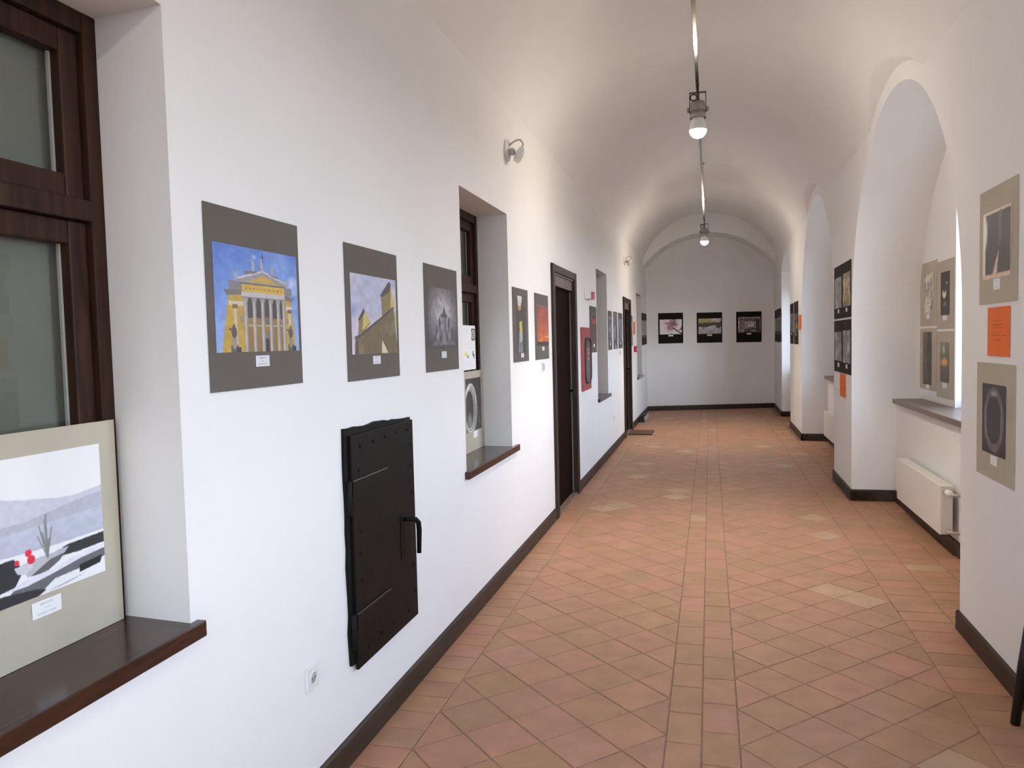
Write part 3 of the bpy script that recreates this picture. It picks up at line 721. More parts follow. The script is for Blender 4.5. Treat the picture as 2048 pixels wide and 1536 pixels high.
# --- pictures
def p_church():
    c = Canvas(170, 124, (0, 0, 0)); c.grad(0, 1, (150, 178, 232), (72, 116, 206))
    c.mixin(np.clip((c.noise(4, 4) - 0.45) * 3, 0, 1), (150, 182, 236), 0.5)
    c.mixin(np.clip(1 - np.hypot((c.U - 0.93) / 0.10, (c.V - 0.68) / 0.12), 0, 1) * np.clip(c.noise(9, 6) * 1.8 - 0.4, 0, 1), (228, 228, 240), 1.3)
    c.ell(0.45, 0.92, 0.04, 0.03, (200, 212, 240), 0.6, 0.8)
    Y, Yd, ST, SD = (196, 158, 40), (150, 112, 34), (186, 178, 176), (112, 104, 104)
    c.poly([(0.06, 0), (0.15, 0.56), (0.31, 0.56), (0.31, 0)], Y); c.poly([(0.80, 0), (0.80, 0.54), (0.90, 0.54), (0.955, 0)], Y)
    c.rect(0.15, 0.44, 0.31, 0.48, (216, 200, 170)); c.rect(0.80, 0.42, 0.91, 0.46, (216, 200, 170))
    c.poly([(0.10, 0.58), (0.13, 0.53), (0.31, 0.545), (0.31, 0.60)], SD); c.poly([(0.80, 0.53), (0.915, 0.51), (0.945, 0.55), (0.80, 0.585)], SD)
    c.rect(0.155, 0.585, 0.30, 0.67, (128, 120, 124)); c.rect(0.81, 0.57, 0.915, 0.65, (128, 120, 124))
    c.rect(0.31, 0, 0.82, 0.56, (58, 44, 38)); c.rect(0.31, 0, 0.82, 0.33, Yd); c.rect(0.33, 0.25, 0.80, 0.265, (190, 170, 120))
    c.rect(0.50, 0.05, 0.63, 0.2, (128, 112, 84)); c.rect(0.52, 0, 0.60, 0.13, (28, 24, 24)); c.rect(0.51, 0.27, 0.61, 0.34, (110, 100, 92))
    c.rect(0.29, 0.515, 0.82, 0.575, (192, 188, 190)); c.rect(0.29, 0.515, 0.82, 0.53, (120, 112, 108)); c.rect(0.295, 0.575, 0.815, 0.65, (214, 172, 40))
    c.text([(0.56, 0.61, 0.44, 0.022)], (150, 112, 40), 0.8, 3)
    c.poly([(0.255, 0.655), (0.86, 0.655), (0.845, 0.69), (0.55, 0.79), (0.265, 0.70)], (150, 144, 144)); c.rect(0.27, 0.648, 0.85, 0.662, (96, 84, 78))
    c.poly([(0.36, 0.675), (0.75, 0.675), (0.55, 0.745)], (200, 156, 38)); c.line((0.26, 0.70), (0.55, 0.79), 0.009, (204, 200, 202)); c.line((0.55, 0.79), (0.85, 0.69), 0.009, (204, 200, 202))
    c.poly([(0.33, 0.745), (0.33, 0.775), (0.50, 0.785), (0.44, 0.755)], SD); c.poly([(0.62, 0.775), (0.74, 0.755), (0.74, 0.735), (0.66, 0.75)], SD)
    for u in (0.335, 0.435, 0.535, 0.635, 0.73, 0.805):
        c.rect(u - 0.021, 0.0, u + 0.021, 0.50, (186, 178, 172)); c.rect(u + 0.006, 0, u + 0.021, 0.50, (142, 132, 126)); c.rect(u - 0.028, 0.485, u + 0.028, 0.52, (158, 150, 146))
    for u, v0 in ((0.215, 0.43), (0.88, 0.41)):
        c.rect(u - 0.018, 0, u + 0.018, v0, (204, 188, 160)); c.rect(u - 0.028, v0 - 0.02, u + 0.028, v0 + 0.02, (124, 92, 60))
    c.rect(0.262, 0.28, 0.305, 0.34, (150, 132, 96)); c.rect(0.835, 0.28, 0.86, 0.33, (150, 132, 96))
    for u, v0, h, w in ((0.435, 0.78, 0.115, 0.018), (0.54, 0.79, 0.11, 0.020), (0.665, 0.765, 0.095, 0.017), (0.235, 0.665, 0.10, 0.016), (0.845, 0.645, 0.09, 0.013)):
        c.ell(u, v0 + h * 0.42, w, h * 0.45, (164, 164, 172)); c.ell(u, v0 + h * 0.95, w * 0.55, h * 0.11, (150, 150, 158)); c.line((u, v0 + h * 0.6), (u - w * 1.5, v0 + h * 0.95), 0.005, (158, 158, 166))
    c.line((0.555, 0.88), (0.555, 0.965), 0.0042, (44, 40, 48)); c.line((0.532, 0.93), (0.582, 0.93), 0.0042, (44, 40, 48))
    for u in (0.195, 0.885):
        c.rect(u - 0.04, 0, u + 0.04, 0.07, (92, 82, 74)); c.ell(u, 0.10, 0.026, 0.07, (150, 140, 134)); c.ell(u, 0.19, 0.030, 0.055, (84, 68, 62)); c.ell(u, 0.245, 0.013, 0.02, (84, 68, 62))
        c.line((u, 0.2), (u - 0.05, 0.22), 0.008, (84, 68, 62)); c.rect(u + 0.02, 0, u + 0.07, 0.05, (36, 30, 28))
    return c.grain(0.09, 8, 22)
def p_tower():
    c = Canvas(90, 84, (0, 0, 0)); c.grad(0, 1, (206, 202, 222), (176, 180, 208)); c.mixin(np.clip((c.noise(3, 9) - 0.42) * 3, 0, 1), (222, 208, 220), 0.7); c.ell(0.05, 0.55, 0.10, 0.12, (120, 130, 190), 0.6, 0.8)
    br, bl, dk = (136, 116, 66), (112, 94, 56), (56, 48, 42)
    c.poly([(0.66, 0.40), (0.64, 0.78), (0.86, 0.93), (0.93, 0.60), (0.97, 0.45)], br); c.poly([(0.87, 0.93), (0.86, 0.6), (0.94, 0.58), (0.96, 0.66)], (204, 186, 92))
    c.poly([(0.62, 0.76), (0.84, 0.97), (0.88, 0.93), (0.86, 0.84), (0.66, 0.74)], dk)
    c.poly([(0.13, 0.24), (0.15, 0.44), (0.26, 0.56), (0.38, 0.42), (0.40, 0.40), (0.26, 0.30)], br); c.poly([(0.22, 0.30), (0.26, 0.56), (0.40, 0.41)], (208, 190, 96)); c.poly([(0.14, 0.44), (0.26, 0.58), (0.28, 0.53), (0.16, 0.41)], dk)
    c.poly([(0.06, 0), (0.08, 0.20), (0.20, 0.27), (0.92, 0.62), (1.0, 0.10), (1.0, 0)], bl)
    c.poly([(0.06, 0.22), (0.20, 0.26), (0.92, 0.63), (0.93, 0.60), (0.2, 0.23), (0.06, 0.19)], dk, 0.8); c.poly([(0.62, 0), (0.64, 0.18), (0.78, 0)], (214, 206, 160))
    c.mixin(((c.V < 0.6 * c.U + 0.1) & (c.V < 0.6)) * np.clip((c.noise(6, 12) - 0.5) * 4, 0, 1), (158, 142, 110), 0.45); c.poly([(0.05, 0), (0.07, 0.2), (0.13, 0.16), (0.13, 0)], (66, 54, 42), 0.7)
    c.poly([(0.93, 0.6), (1, 0.2), (1, 0.5)], (196, 182, 110)); return c.grain(0.12, 4, 12)
def p_monument():
    c = Canvas(72, 76, (52, 48, 50)); c.ell(0.5, 0.55, 0.62, 0.62, (192, 184, 190), 1.0, 0.75); c.mixin(np.clip((c.noise(4, 2) - 0.5) * 2, 0, 1), (120, 112, 118), 0.4)
    g, d, l = (108, 104, 108), (60, 56, 58), (150, 146, 150)
    c.rect(0.05, 0, 0.97, 0.12, (66, 62, 64)); c.poly([(0.15, 0.06), (0.25, 0.2), (0.42, 0.3), (0.66, 0.3), (0.85, 0.16), (0.92, 0.06)], g)
    c.rect(0.45, 0.25, 0.63, 0.56, g); c.rect(0.47, 0.28, 0.53, 0.54, l); c.rect(0.43, 0.52, 0.66, 0.57, d); c.poly([(0.48, 0.57), (0.61, 0.57), (0.55, 0.71)], d)
    for u, v in ((0.39, 0.42), (0.70, 0.42), (0.28, 0.28), (0.82, 0.26)): c.ell(u, v, 0.04, 0.09, d); c.ell(u + 0.01, v + 0.09, 0.018, 0.024, d); c.rect(u - 0.04, v - 0.2, u + 0.045, v - 0.07, g)
    for k in range(7): c.ell(0.22 + 0.1 * k, 0.17 + 0.05 * (k % 2), 0.035, 0.06, l if k % 2 else d, 0.8)
    c.rect(0.48, 0.08, 0.60, 0.22, l, 0.6); return c.grain(0.25, 5, 16)
def p_lamp_glow():
    c = Canvas(36, 62, (58, 52, 48)); c.mixin(np.clip((c.noise(5, 3) - 0.4) * 2, 0, 1), (40, 34, 32), 0.6)
    c.poly([(0.12, 1), (0.62, 1), (0.60, 0.90), (0.50, 0.86), (0.48, 0.78), (0.18, 0.78), (0.17, 0.88)], (222, 220, 218)); c.poly([(0.17, 0.83), (0.49, 0.83), (0.52, 0.78), (0.3, 0.74), (0.2, 0.76)], (206, 160, 46))
    c.poly([(0.30, 0.55), (0.58, 0.57), (0.62, 0.36), (0.30, 0.34)], (206, 190, 70)); c.poly([(0.26, 0.36), (0.62, 0.36), (0.62, 0.24), (0.5, 0.18), (0.26, 0.2)], (178, 176, 174)); c.poly([(0.2, 0.2), (0.6, 0.2), (0.62, 0.02), (0.12, 0.02)], (120, 120, 128)); c.rect(0.66, 0.02, 0.95, 0.5, (44, 42, 42), 0.7)
    return c.grain(0.2, 3, 10)
def p_sunset():
    c = Canvas(44, 62, (90, 82, 74)); c.grad(0.1, 1, (214, 108, 34), (128, 62, 66)); n = c.noise(6, 21)
    c.mixin(np.clip((n - 0.45) * 5, 0, 1), (206, 80, 44), 0.8); c.mixin(np.clip((c.noise(9, 5) - 0.55) * 6, 0, 1) * (c.V < 0.5), (238, 150, 44), 0.9); c.mixin(np.clip((c.V - 0.72) * 4, 0, 1), (176, 56, 62), 0.6)
    c.mixin(np.clip((c.V - 0.9) * 10, 0, 1), (110, 96, 90), 0.9); c.rect(0, 0, 1, 0.10, (60, 46, 38)); c.ell(0.86, 0.22, 0.10, 0.035, (240, 200, 70)); return c
def p_rose():
    c = Canvas(30, 50, (84, 76, 64)); c.grad(0, 1, (92, 78, 66), (74, 64, 54)); c.ell(0.55, 0.72, 0.34, 0.14, (168, 34, 66), 1, 0.35); c.ell(0.6, 0.68, 0.14, 0.06, (206, 96, 120), 0.9, 0.5); c.ell(0.5, 0.3, 0.3, 0.2, (108, 84, 72), 0.8, 0.8); return c.grain(0.2, 6, 8)
def p_grey(seed, lo=(88, 88, 92), hi=(166, 166, 172), n=4, wh=(26, 44), con=3.0):
    c = Canvas(*wh, lo); c.mixin(np.clip((c.noise(n, seed) - 0.5) * con + 0.45, 0, 1), hi); c.mixin(np.clip((c.noise(n * 2, seed + 40) - 0.58) * 6, 0, 1), tuple(0.5 * np.array(lo)), 0.6); return c
def p_tree():
    c = Canvas(60, 42, (178, 170, 172)); c.mixin(np.clip((c.noise(4, 5) - 0.4) * 2, 0, 1), (196, 188, 190), 0.6); n = c.noise(8, 14)
    c.mixin(np.clip((1 - np.hypot((c.U - 0.50) / 0.26, (c.V - 0.62) / 0.38)) * 2 + (n - 0.5) * 2.4, 0, 1), (140, 92, 112)); c.mixin(np.clip((1 - np.hypot((c.U - 0.66) / 0.24, (c.V - 0.78) / 0.36)) * 1.5 + (c.noise(9, 2) - 0.55) * 3, 0, 1), (110, 76, 88), 0.9)
    c.line((0.60, 0.42), (1.0, 0.02), 0.035, (46, 36, 36)); c.line((0.86, 0.30), (1.0, 0.34), 0.03, (96, 86, 82)); c.line((0.95, 0.30), (1.0, 0.5), 0.025, (40, 32, 32)); c.line((0.57, 0.4), (0.54, 0), 0.008, (90, 76, 78)); c.line((0.4, 0.34), (0.37, 0.14), 0.02, (120, 96, 104))
    for k in range(5): c.line((0.34, 0.5 + 0.08 * k), (0.22 - 0.02 * k, 0.44 + 0.13 * k), 0.008, (120, 100, 106), 0.8)
    return c
def p_river():
    c = Canvas(60, 42, (150, 144, 148)); c.grad(0, 0.5, (118, 118, 120), (152, 146, 150)); n = c.noise(6, 31)
    c.mixin(((c.V > 0.48 - 0.06 * np.sin(c.U * 7) + 0.05 * (n - .5))).astype(float), (52, 44, 28)); c.mixin((c.V > 0.72 + 0.1 * (n - 0.5)).astype(float) * (c.U < 0.95), (150, 134, 78), 0.85); c.mixin((c.V > 0.80 + 0.1 * (n - 0.5)) * (c.U > 0.55).astype(float), (150, 146, 146)); c.mixin(np.clip((c.V - 0.86) * 6, 0, 1), (158, 152, 136), 0.6)
    c.ell(0.86, 0.46, 0.10, 0.10, (48, 42, 38)); c.line((0.8, 0.79), (0.97, 0.78), 0.012, (190, 184, 176)); c.ell(0.24, 0.34, 0.05, 0.06, (96, 88, 78)); return c.grain(0.25, 9, 12)
def p_frames():
    c = Canvas(60, 42, (84, 74, 72)); c.rect(0, 0, 0.07, 1, (146, 136, 134)); c.rect(0, 0.93, 1, 1, (138, 128, 126)); c.rect(0.97, 0.1, 1, 1, (120, 110, 112)); c.rect(0.1, 0.1, 0.34, 0.78, (108, 94, 92), 0.7); c.rect(0.72, 0.1, 0.95, 0.85, (50, 42, 40), 0.8)
    for (u0, v0, u1, v1), k in (((0.31, 0.28, 0.78, 0.70), (150, 142, 140)), ((0.37, 0.32, 0.75, 0.65), (84, 76, 72)), ((0.42, 0.36, 0.70, 0.60), (162, 152, 148))): c.rect(u0, v0, u1, v1, k)
    c.ell(0.55, 0.26, 0.12, 0.09, (76, 68, 58)); c.rect(0.28, 0, 0.62, 0.2, (62, 52, 50), 0.7); c.rect(0, 0, 0.25, 0.18, (120, 110, 110), 0.8); c.line((0.60, 0.10), (0.76, 0.12), 0.03, (138, 128, 126)); return c.grain(0.35, 3, 9)
def p_lake():
    c = Canvas(130, 100, (0, 0, 0)); c.a[:] = (234, 237, 246); n = c.noise(5, 17); h1 = 0.70 + 0.05 * np.sin(c.U * 5 + 1) + 0.03 * (n - 0.5)
    c.mixin((c.V < h1).astype(float), (184, 186, 196)); c.mixin((c.V < 0.545 + 0.17 * np.clip(c.U - 0.45, 0, 1) + 0.03 * (n - .5)).astype(float), (166, 168, 178)); c.mixin((c.V < 0.47 + 0.05 * c.U).astype(float), (176, 180, 192)); c.mixin((c.V < 0.44 + 0.04 * c.U) * np.clip(1 - c.V / 0.5, 0, 1), (150, 156, 170), 0.9)
    S, K = (228, 230, 238), (44, 44, 48)
    c.poly([(0, 0), (0, 0.345), (0.3, 0.335), (0.62, 0.325), (1, 0.335), (1, 0)], S)
    c.poly([(0, 0.10), (0, 0.30), (0.36, 0.315), (0.42, 0.22), (0.36, 0.12), (0.2, 0.10)], K); c.poly([(0.60, 0.235), (0.70, 0.30), (1, 0.315), (1, 0.235), (0.8, 0.225)], K)
    c.poly([(0.40, 0.255), (0.44, 0.16), (0.56, 0.15), (0.66, 0.205), (0.73, 0.285), (0.60, 0.285)], (170, 170, 176)); c.poly([(0.46, 0.16), (0.56, 0.15), (0.66, 0.205), (0.70, 0.25), (0.6, 0.235)], (70, 70, 74), 0.8); c.poly([(0.38, 0.265), (0.46, 0.30), (0.60, 0.315), (0.72, 0.30), (0.62, 0.275), (0.5, 0.275)], S)
    c.poly([(0.30, 0.055), (0.38, 0.13), (0.60, 0.155), (0.82, 0.205), (1, 0.215), (1, 0.125), (0.86, 0.10), (0.62, 0.085), (0.52, 0.02), (0.30, 0.0)], (96, 96, 102)); c.poly([(0.30, 0.10), (0.42, 0.145), (0.62, 0.165), (0.82, 0.21), (1, 0.225), (1, 0.19), (0.82, 0.17), (0.60, 0.125), (0.44, 0.10)], (206, 206, 214))
    c.poly([(0, 0.0), (0, 0.10), (0.30, 0.085), (0.50, 0.055), (0.56, 0.03), (0.5, 0.0)], K); c.poly([(0.80, 0.12), (0.98, 0.14), (0.96, 0.085), (0.80, 0.065)], (26, 26, 28)); c.poly([(0.5, 0.0), (0.58, 0.035), (0.78, 0.06), (1, 0.085), (1, 0.0)], S); c.poly([(0.55, 0.012), (0.72, 0.035), (0.86, 0.05), (0.7, 0.02)], (130, 132, 138), 0.8)
    c.poly([(0.36, 0.25), (0.38, 0.20), (0.43, 0.185), (0.475, 0.21), (0.48, 0.255)], (188, 188, 194))
    for k in range(9): c.line((0.58, 0.25), (0.52 + 0.012 * k, 0.42 + 0.05 * math.sin(k * 1.7) + 0.02 * k * (k < 6)), 0.0045, (112, 116, 112), 0.8)
    for u, v, r in ((0.455, 0.325, 0.022), (0.47, 0.275, 0.026), (0.38, 0.28, 0.016)): c.ell(u, v, r, r * 1.2, (206, 44, 62))
    return c.grain(0.05, 2, 30)
def p_rings():
    c = Canvas(60, 60, (46, 44, 42)); c.mixin(np.clip((c.noise(4, 8) - 0.5) * 2, 0, 1), (70, 66, 62), 0.6)
    for k in range(8): c.ringe(0.22 + 0.012 * k, 0.42 + 0.01 * (k % 3), 0.26 + 0.02 * k, 0.36 + 0.015 * k, 0.018, (222, 220, 216), 0.85)
    c.ell(0.22, 0.2, 0.2, 0.2, (190, 188, 182), 0.5, 0.6); c.line((0.62, 0.66), (0.64, 0.52), 0.02, (196, 192, 186), 0.8); c.line((0.78, 0.36), (0.9, 0.1), 0.012, (140, 136, 130), 0.8); return c
def p_figure():
    c = Canvas(30, 52, (52, 46, 44)); c.mixin(np.clip((c.noise(3, 3) - 0.45) * 2, 0, 1), (82, 78, 76), 0.7); c.rect(0, 0, 0.10, 1, (208, 192, 176)); c.rect(0, 0.95, 1, 1, (190, 174, 158)); c.rect(0, 0, 1, 0.07, (186, 164, 146)); c.rect(0.95, 0, 1, 1, (160, 146, 132)); c.ell(0.09, 0.7, 0.1, 0.3, (240, 234, 226), 0.9, 0.6)
    c.poly([(0.36, 0.06), (0.52, 0.08), (0.58, 0.40), (0.47, 0.26)], (178, 158, 148)); c.line((0.62, 0.92), (0.6, 0.5), 0.05, (96, 92, 90), 0.7); return c.grain(0.1, 4, 10)
def p_corridor():
    c = Canvas(34, 54, (36, 30, 30)); c.ringe(0.5, 0.5, 0.36, 0.40, 0.14, (112, 104, 108), 0.7); c.ell(0.5, 0.86, 0.16, 0.05, (150, 140, 142), 0.9, 0.5); c.rect(0.13, 0.2, 0.2, 0.72, (112, 116, 126), 0.7); c.rect(0.78, 0.25, 0.84, 0.72, (112, 106, 112), 0.7); c.ell(0.5, 0.5, 0.22, 0.3, (40, 34, 36), 1, 0.4); c.ell(0.5, 0.1, 0.3, 0.08, (96, 84, 88), 0.7, 0.6); return c.grain(0.2, 3, 10)
def p_bouquet():
    c = Canvas(26, 46, (150, 142, 128)); c.mixin(np.clip((c.noise(4, 7) - 0.45) * 5, 0, 1), (206, 202, 188)); c.ell(0.45, 0.2, 0.5, 0.14, (196, 188, 176), 1, 0.4); c.ell(0.5, 0.86, 0.3, 0.12, (196, 192, 176), 1, 0.5); c.mixin(np.clip((c.noise(7, 3) - 0.6) * 8, 0, 1), (84, 78, 66), 0.8); return c
def p_candles():
    c = Canvas(28, 48, (36, 36, 32)); c.ell(0.4, 0.46, 0.22, 0.10, (206, 208, 150), 1, 0.6); c.ell(0.25, 0.52, 0.07, 0.1, (216, 216, 170), 1, 0.6); c.ell(0.55, 0.5, 0.07, 0.12, (206, 210, 160), 1, 0.6); c.ell(0.66, 0.74, 0.10, 0.05, (170, 172, 150), 1, 0.6); c.ell(0.45, 0.26, 0.3, 0.08, (112, 112, 100), 0.9, 0.7); return c.grain(0.3, 3, 8)
def p_dark(): return p_grey(77, (52, 50, 44), (96, 92, 84), 3, (26, 50), 2.0)
def p_flame():
    c = Canvas(28, 46, (70, 66, 58)); c.grad(0, 1, (62, 56, 50), (112, 118, 100)); c.ell(0.48, 0.50, 0.42, 0.13, (206, 148, 70), 1, 0.6); c.ell(0.12, 0.47, 0.12, 0.08, (196, 90, 56), 0.9, 0.7); c.ell(0.4, 0.8, 0.2, 0.14, (176, 186, 166), 0.8, 0.8); return c.grain(0.2, 3, 8)
def p_autumn(): return p_grey(51, (104, 94, 62), (182, 168, 120), 4, (26, 46), 3.0)
def p_street():
    c = p_grey(62, (40, 38, 34), (112, 106, 98), 4, (26, 44), 2.4); c.ell(0.72, 0.35, 0.2, 0.25, (196, 140, 50), 0.9, 0.7); c.rect(0.4, 0.2, 0.6, 0.5, (150, 148, 130), 0.6); return c

GL = 'photographs mounted on grey card along the left wall'
g1 = 0.86
PR = (0.06, 0.21, 0.965, 0.80)
C1 = (0.52, 0.155, 0.075, 0.034)
poster('L', 1.862, 2.362, 1.478, 2.012, PR, C1, B_GREY, p_church(), g1, 'grey-mounted photograph of a yellow church with white columns under blue sky', GL)
poster('L', 2.705, 3.212, 1.462, 2.000, (0.075, 0.195, 0.955, 0.79), (0.52, 0.145, 0.075, 0.034), B_GREY, p_tower(), g1, 'grey-mounted photograph of brown stone towers against a pale violet sky', GL)
poster('L', 3.550, 4.052, 1.460, 2.000, (0.06, 0.215, 0.955, 0.795), (0.52, 0.155, 0.075, 0.034), B_GREY, p_monument(), g1, 'grey-mounted black and white photograph of a many-figured statue column', GL)
poster('L', 5.290, 5.760, 1.455, 1.995, (0.22, 0.115, 0.80, 0.895), (0.55, 0.085, 0.085, 0.032), B_GREY, p_lamp_glow(), g1, 'grey-mounted tall photograph of white and yellow light reflected in dark water', GL)
poster('L', 6.000, 6.525, 1.452, 1.992, (0.13, 0.215, 0.985, 0.83), (0.55, 0.165, 0.085, 0.032), B_GREY, p_sunset(), g1, 'grey-mounted photograph of a fiery orange and red cloud sky', GL)
poster('L', 8.890, 9.440, 1.455, 2.005, (0.16, 0.21, 0.985, 0.86), (0.58, 0.15, 0.10, 0.036), B_GREY, p_rose(), 1.2, 'grey-mounted photograph with a red flower, next to the red hydrant cabinet', GL)
poster('L', 10.56, 10.985, 1.46, 2.005, (0.08, 0.2, 0.92, 0.85), (0.5, 0.15, 0.09, 0.036), B_GREY, p_grey(5), g1, 'first grey photograph of the close trio before the second door', GL)
poster('L', 11.16, 11.655, 1.465, 2.012, (0.06, 0.1, 0.95, 0.95), (0.5, 0.055, 0.09, 0.036), B_GREY, p_grey(18), g1, 'middle grey photograph of the close trio before the second door', GL)
poster('L', 11.79, 12.34, 1.465, 2.015, (0.06, 0.2, 0.95, 0.83), (0.5, 0.15, 0.09, 0.036), B_GREY, p_grey(23, (100, 102, 112), (186, 188, 200)), g1, 'pale grey photograph right against the second door casing', GL)
poster('L', 13.65, 13.98, 1.49, 2.025, (0.08, 0.22, 0.9, 0.80), (0.5, 0.15, 0.09, 0.036), B_GREY, p_grey(29), 1.2, 'narrow grey-mounted photograph just past the second door', GL)
poster('L', 15.95, 16.52, 1.475, 2.145, (0.05, 0.30, 0.92, 0.77), (0.55, 0.26, 0.10, 0.035), B_BLACK, p_grey(33, (120, 116, 104), (168, 164, 150)), 1.5, 'black-mounted photograph past the last left window, the nearer of two', 'black-mounted photographs at the far end')
poster('L', 16.60, 17.16, 1.485, 2.150, (0.05, 0.30, 0.92, 0.77), (0.45, 0.26, 0.10, 0.035), B_BLACK, p_grey(36, (120, 116, 104), (168, 164, 150)), 1.5, 'black-mounted photograph on the left wall touching the end wall corner', 'black-mounted photographs at the far end')

GE = 'three black-mounted photographs on the end wall'
ge = 1.9
PE = (0.06, 0.30, 0.945, 0.785)
poster('E', -1.12, -0.565, 1.49, 2.165, PE, (0.5, 0.255, 0.11, 0.03), B_BLACK2, p_tree(), ge, 'black-mounted photograph of a pink flowering tree on the end wall', GE)
poster('E', -0.295, 0.275, 1.485, 2.155, (0.065, 0.295, 0.955, 0.80), (0.5, 0.25, 0.11, 0.03), B_BLACK2, p_river(), ge, 'black-mounted photograph of a yellow-green shore mirrored in grey water', GE)
poster('E', 0.555, 1.125, 1.475, 2.155, (0.075, 0.32, 0.96, 0.82), (0.5, 0.275, 0.10, 0.03), B_BLACK2, p_frames(), ge, 'black-mounted photograph of nested dark doorways on the end wall', GE)

GF = 'black-mounted photographs at the far end'
for k, (a0, a1, z0, z1) in enumerate(((15.99, 16.42, 1.475, 2.15), (16.50, 17.05, 1.47, 2.16), (17.13, 17.72, 1.48, 2.15))):
    poster('R', a0, a1, z0, z1, (0.06, 0.32, 0.94, 0.74), (0.5, 0.27, 0.10, 0.035), B_BLACK, p_grey(70 + k, (104, 100, 90), (150, 146, 134)), 1.6,
           ['black-mounted photograph beside the low-arched niche, nearest of the three there', 'black-mounted photograph, middle one between the low-arched niche and the end wall', 'black-mounted photograph on the right wall, nearest the end wall corner'][k], GF)
poster('R', 13.46, 12.79, 1.46, 2.145, (0.05, 0.27, 0.95, 0.72), (0.5, 0.22, 0.10, 0.04), B_BLACK, p_street(), 1.3, 'black-mounted night photograph with a yellow glow beside an orange sheet', GF)
poster('R', 14.15, 13.55, 1.46, 2.14, (0.05, 0.30, 0.95, 0.75), (0.5, 0.25, 0.10, 0.04), B_BLACK, p_grey(81, (84, 80, 76), (150, 146, 140)), 1.3, 'black-mounted photograph on the third pier, seen as a thin dark sliver', GF)

GP = 'four black-mounted photographs on the pier between the niches'
gp = 1.55
poster('R', 8.98, 8.425, 1.765, 2.315, (0.10, 0.20, 0.90, 0.78), (0.55, 0.14, 0.10, 0.04), B_BLACK, p_grey(91, (104, 98, 92), (164, 156, 154)), gp, 'upper far photograph of the black-mounted four, pale mauve-grey picture', GP)
poster('R', 8.415, 7.905, 1.765, 2.315, (0.06, 0.20, 0.95, 0.80), (0.5, 0.14, 0.10, 0.04), B_BLACK, p_autumn(), gp, 'upper near photograph of the black-mounted four, yellowish foliage picture', GP)
poster('R', 8.985, 8.425, 1.205, 1.745, (0.08, 0.22, 0.92, 0.78), (0.55, 0.14, 0.10, 0.045), B_BLACK, p_grey(95, (90, 86, 80), (150, 146, 140)), gp, 'lower far photograph of the black-mounted four, dim grey picture', GP)
poster('R', 8.415, 7.905, 1.205, 1.745, (0.06, 0.20, 0.95, 0.80), (0.5, 0.14, 0.10, 0.04), B_BLACK, p_grey(98, (96, 96, 92), (158, 156, 152)), gp, 'lower near photograph of the black-mounted four, grey-green picture', GP)

GN = 'four taupe-mounted photographs inside the window niche'
gn = 1.35
poster('N', 7.87, 7.335, 1.655, 2.225, (0.27, 0.20, 0.80, 0.83), (0.5, 0.15, 0.11, 0.04), B_TAUPE, p_bouquet(), gn, 'taupe-mounted photograph of a pale bouquet, upper inner one in the niche', GN)
poster('N', 7.325, 6.855, 1.625, 2.195, (0.24, 0.20, 0.78, 0.83), (0.5, 0.16, 0.11, 0.04), B_TAUPE, p_candles(), gn, 'taupe-mounted dark photograph of glowing lights, upper one beside the window strip', GN)
poster('N', 7.87, 7.335, 1.085, 1.635, (0.20, 0.08, 0.74, 0.94), (0.5, 0.045, 0.11, 0.04), B_TAUPE, p_dark(), gn, 'taupe-mounted tall dark photograph, lower inner one in the niche', GN)
poster('N', 7.325, 6.855, 1.045, 1.605, (0.23, 0.24, 0.78, 0.84), (0.5, 0.19, 0.11, 0.04), B_TAUPE, p_flame(), gn, 'taupe-mounted photograph with an orange glow, lower one beside the window strip', GN)

GR = 'photographs mounted on beige card on the nearest pier'
gr = 1.5
poster('R', 4.215, 3.73, 1.728, 2.262, (0.11, 0.215, 0.87, 0.80), (0.5, 0.16, 0.085, 0.05), B_BEIGE, p_figure(), gr, 'beige-mounted photograph with a pale border above the near orange sheet', GR)
poster('R', 4.235, 3.74, 0.905, 1.448, (0.17, 0.215, 0.80, 0.82), (0.5, 0.165, 0.085, 0.045), B_BEIGE, p_corridor(), gr, 'beige-mounted dark photograph of a passage below the near orange sheet', GR)

# photographs standing in the left windows
xw = -DEPW + 0.012
poster('L', 1.228, 1.730, WZ0 + 0.002, WZ0 + 0.552, (0.04, 0.275, 0.885, 0.895), (0.51, 0.215, 0.085, 0.04), B_BEIGE, p_lake(), 1.25, 'beige-mounted black and white photograph of a snowy lakeshore with red flowers', 'photographs standing in the windows', xoff=xw)
poster('L', 4.775, 5.215, WZ0 + 0.002, WZ0 + 0.547, (0.08, 0.25, 0.86, 0.91), (0.52, 0.20, 0.085, 0.045), B_BEIGE, p_rings(), 1.3, 'beige-mounted photograph of white rings on black standing on the second sill', 'photographs standing in the windows', xoff=xw)

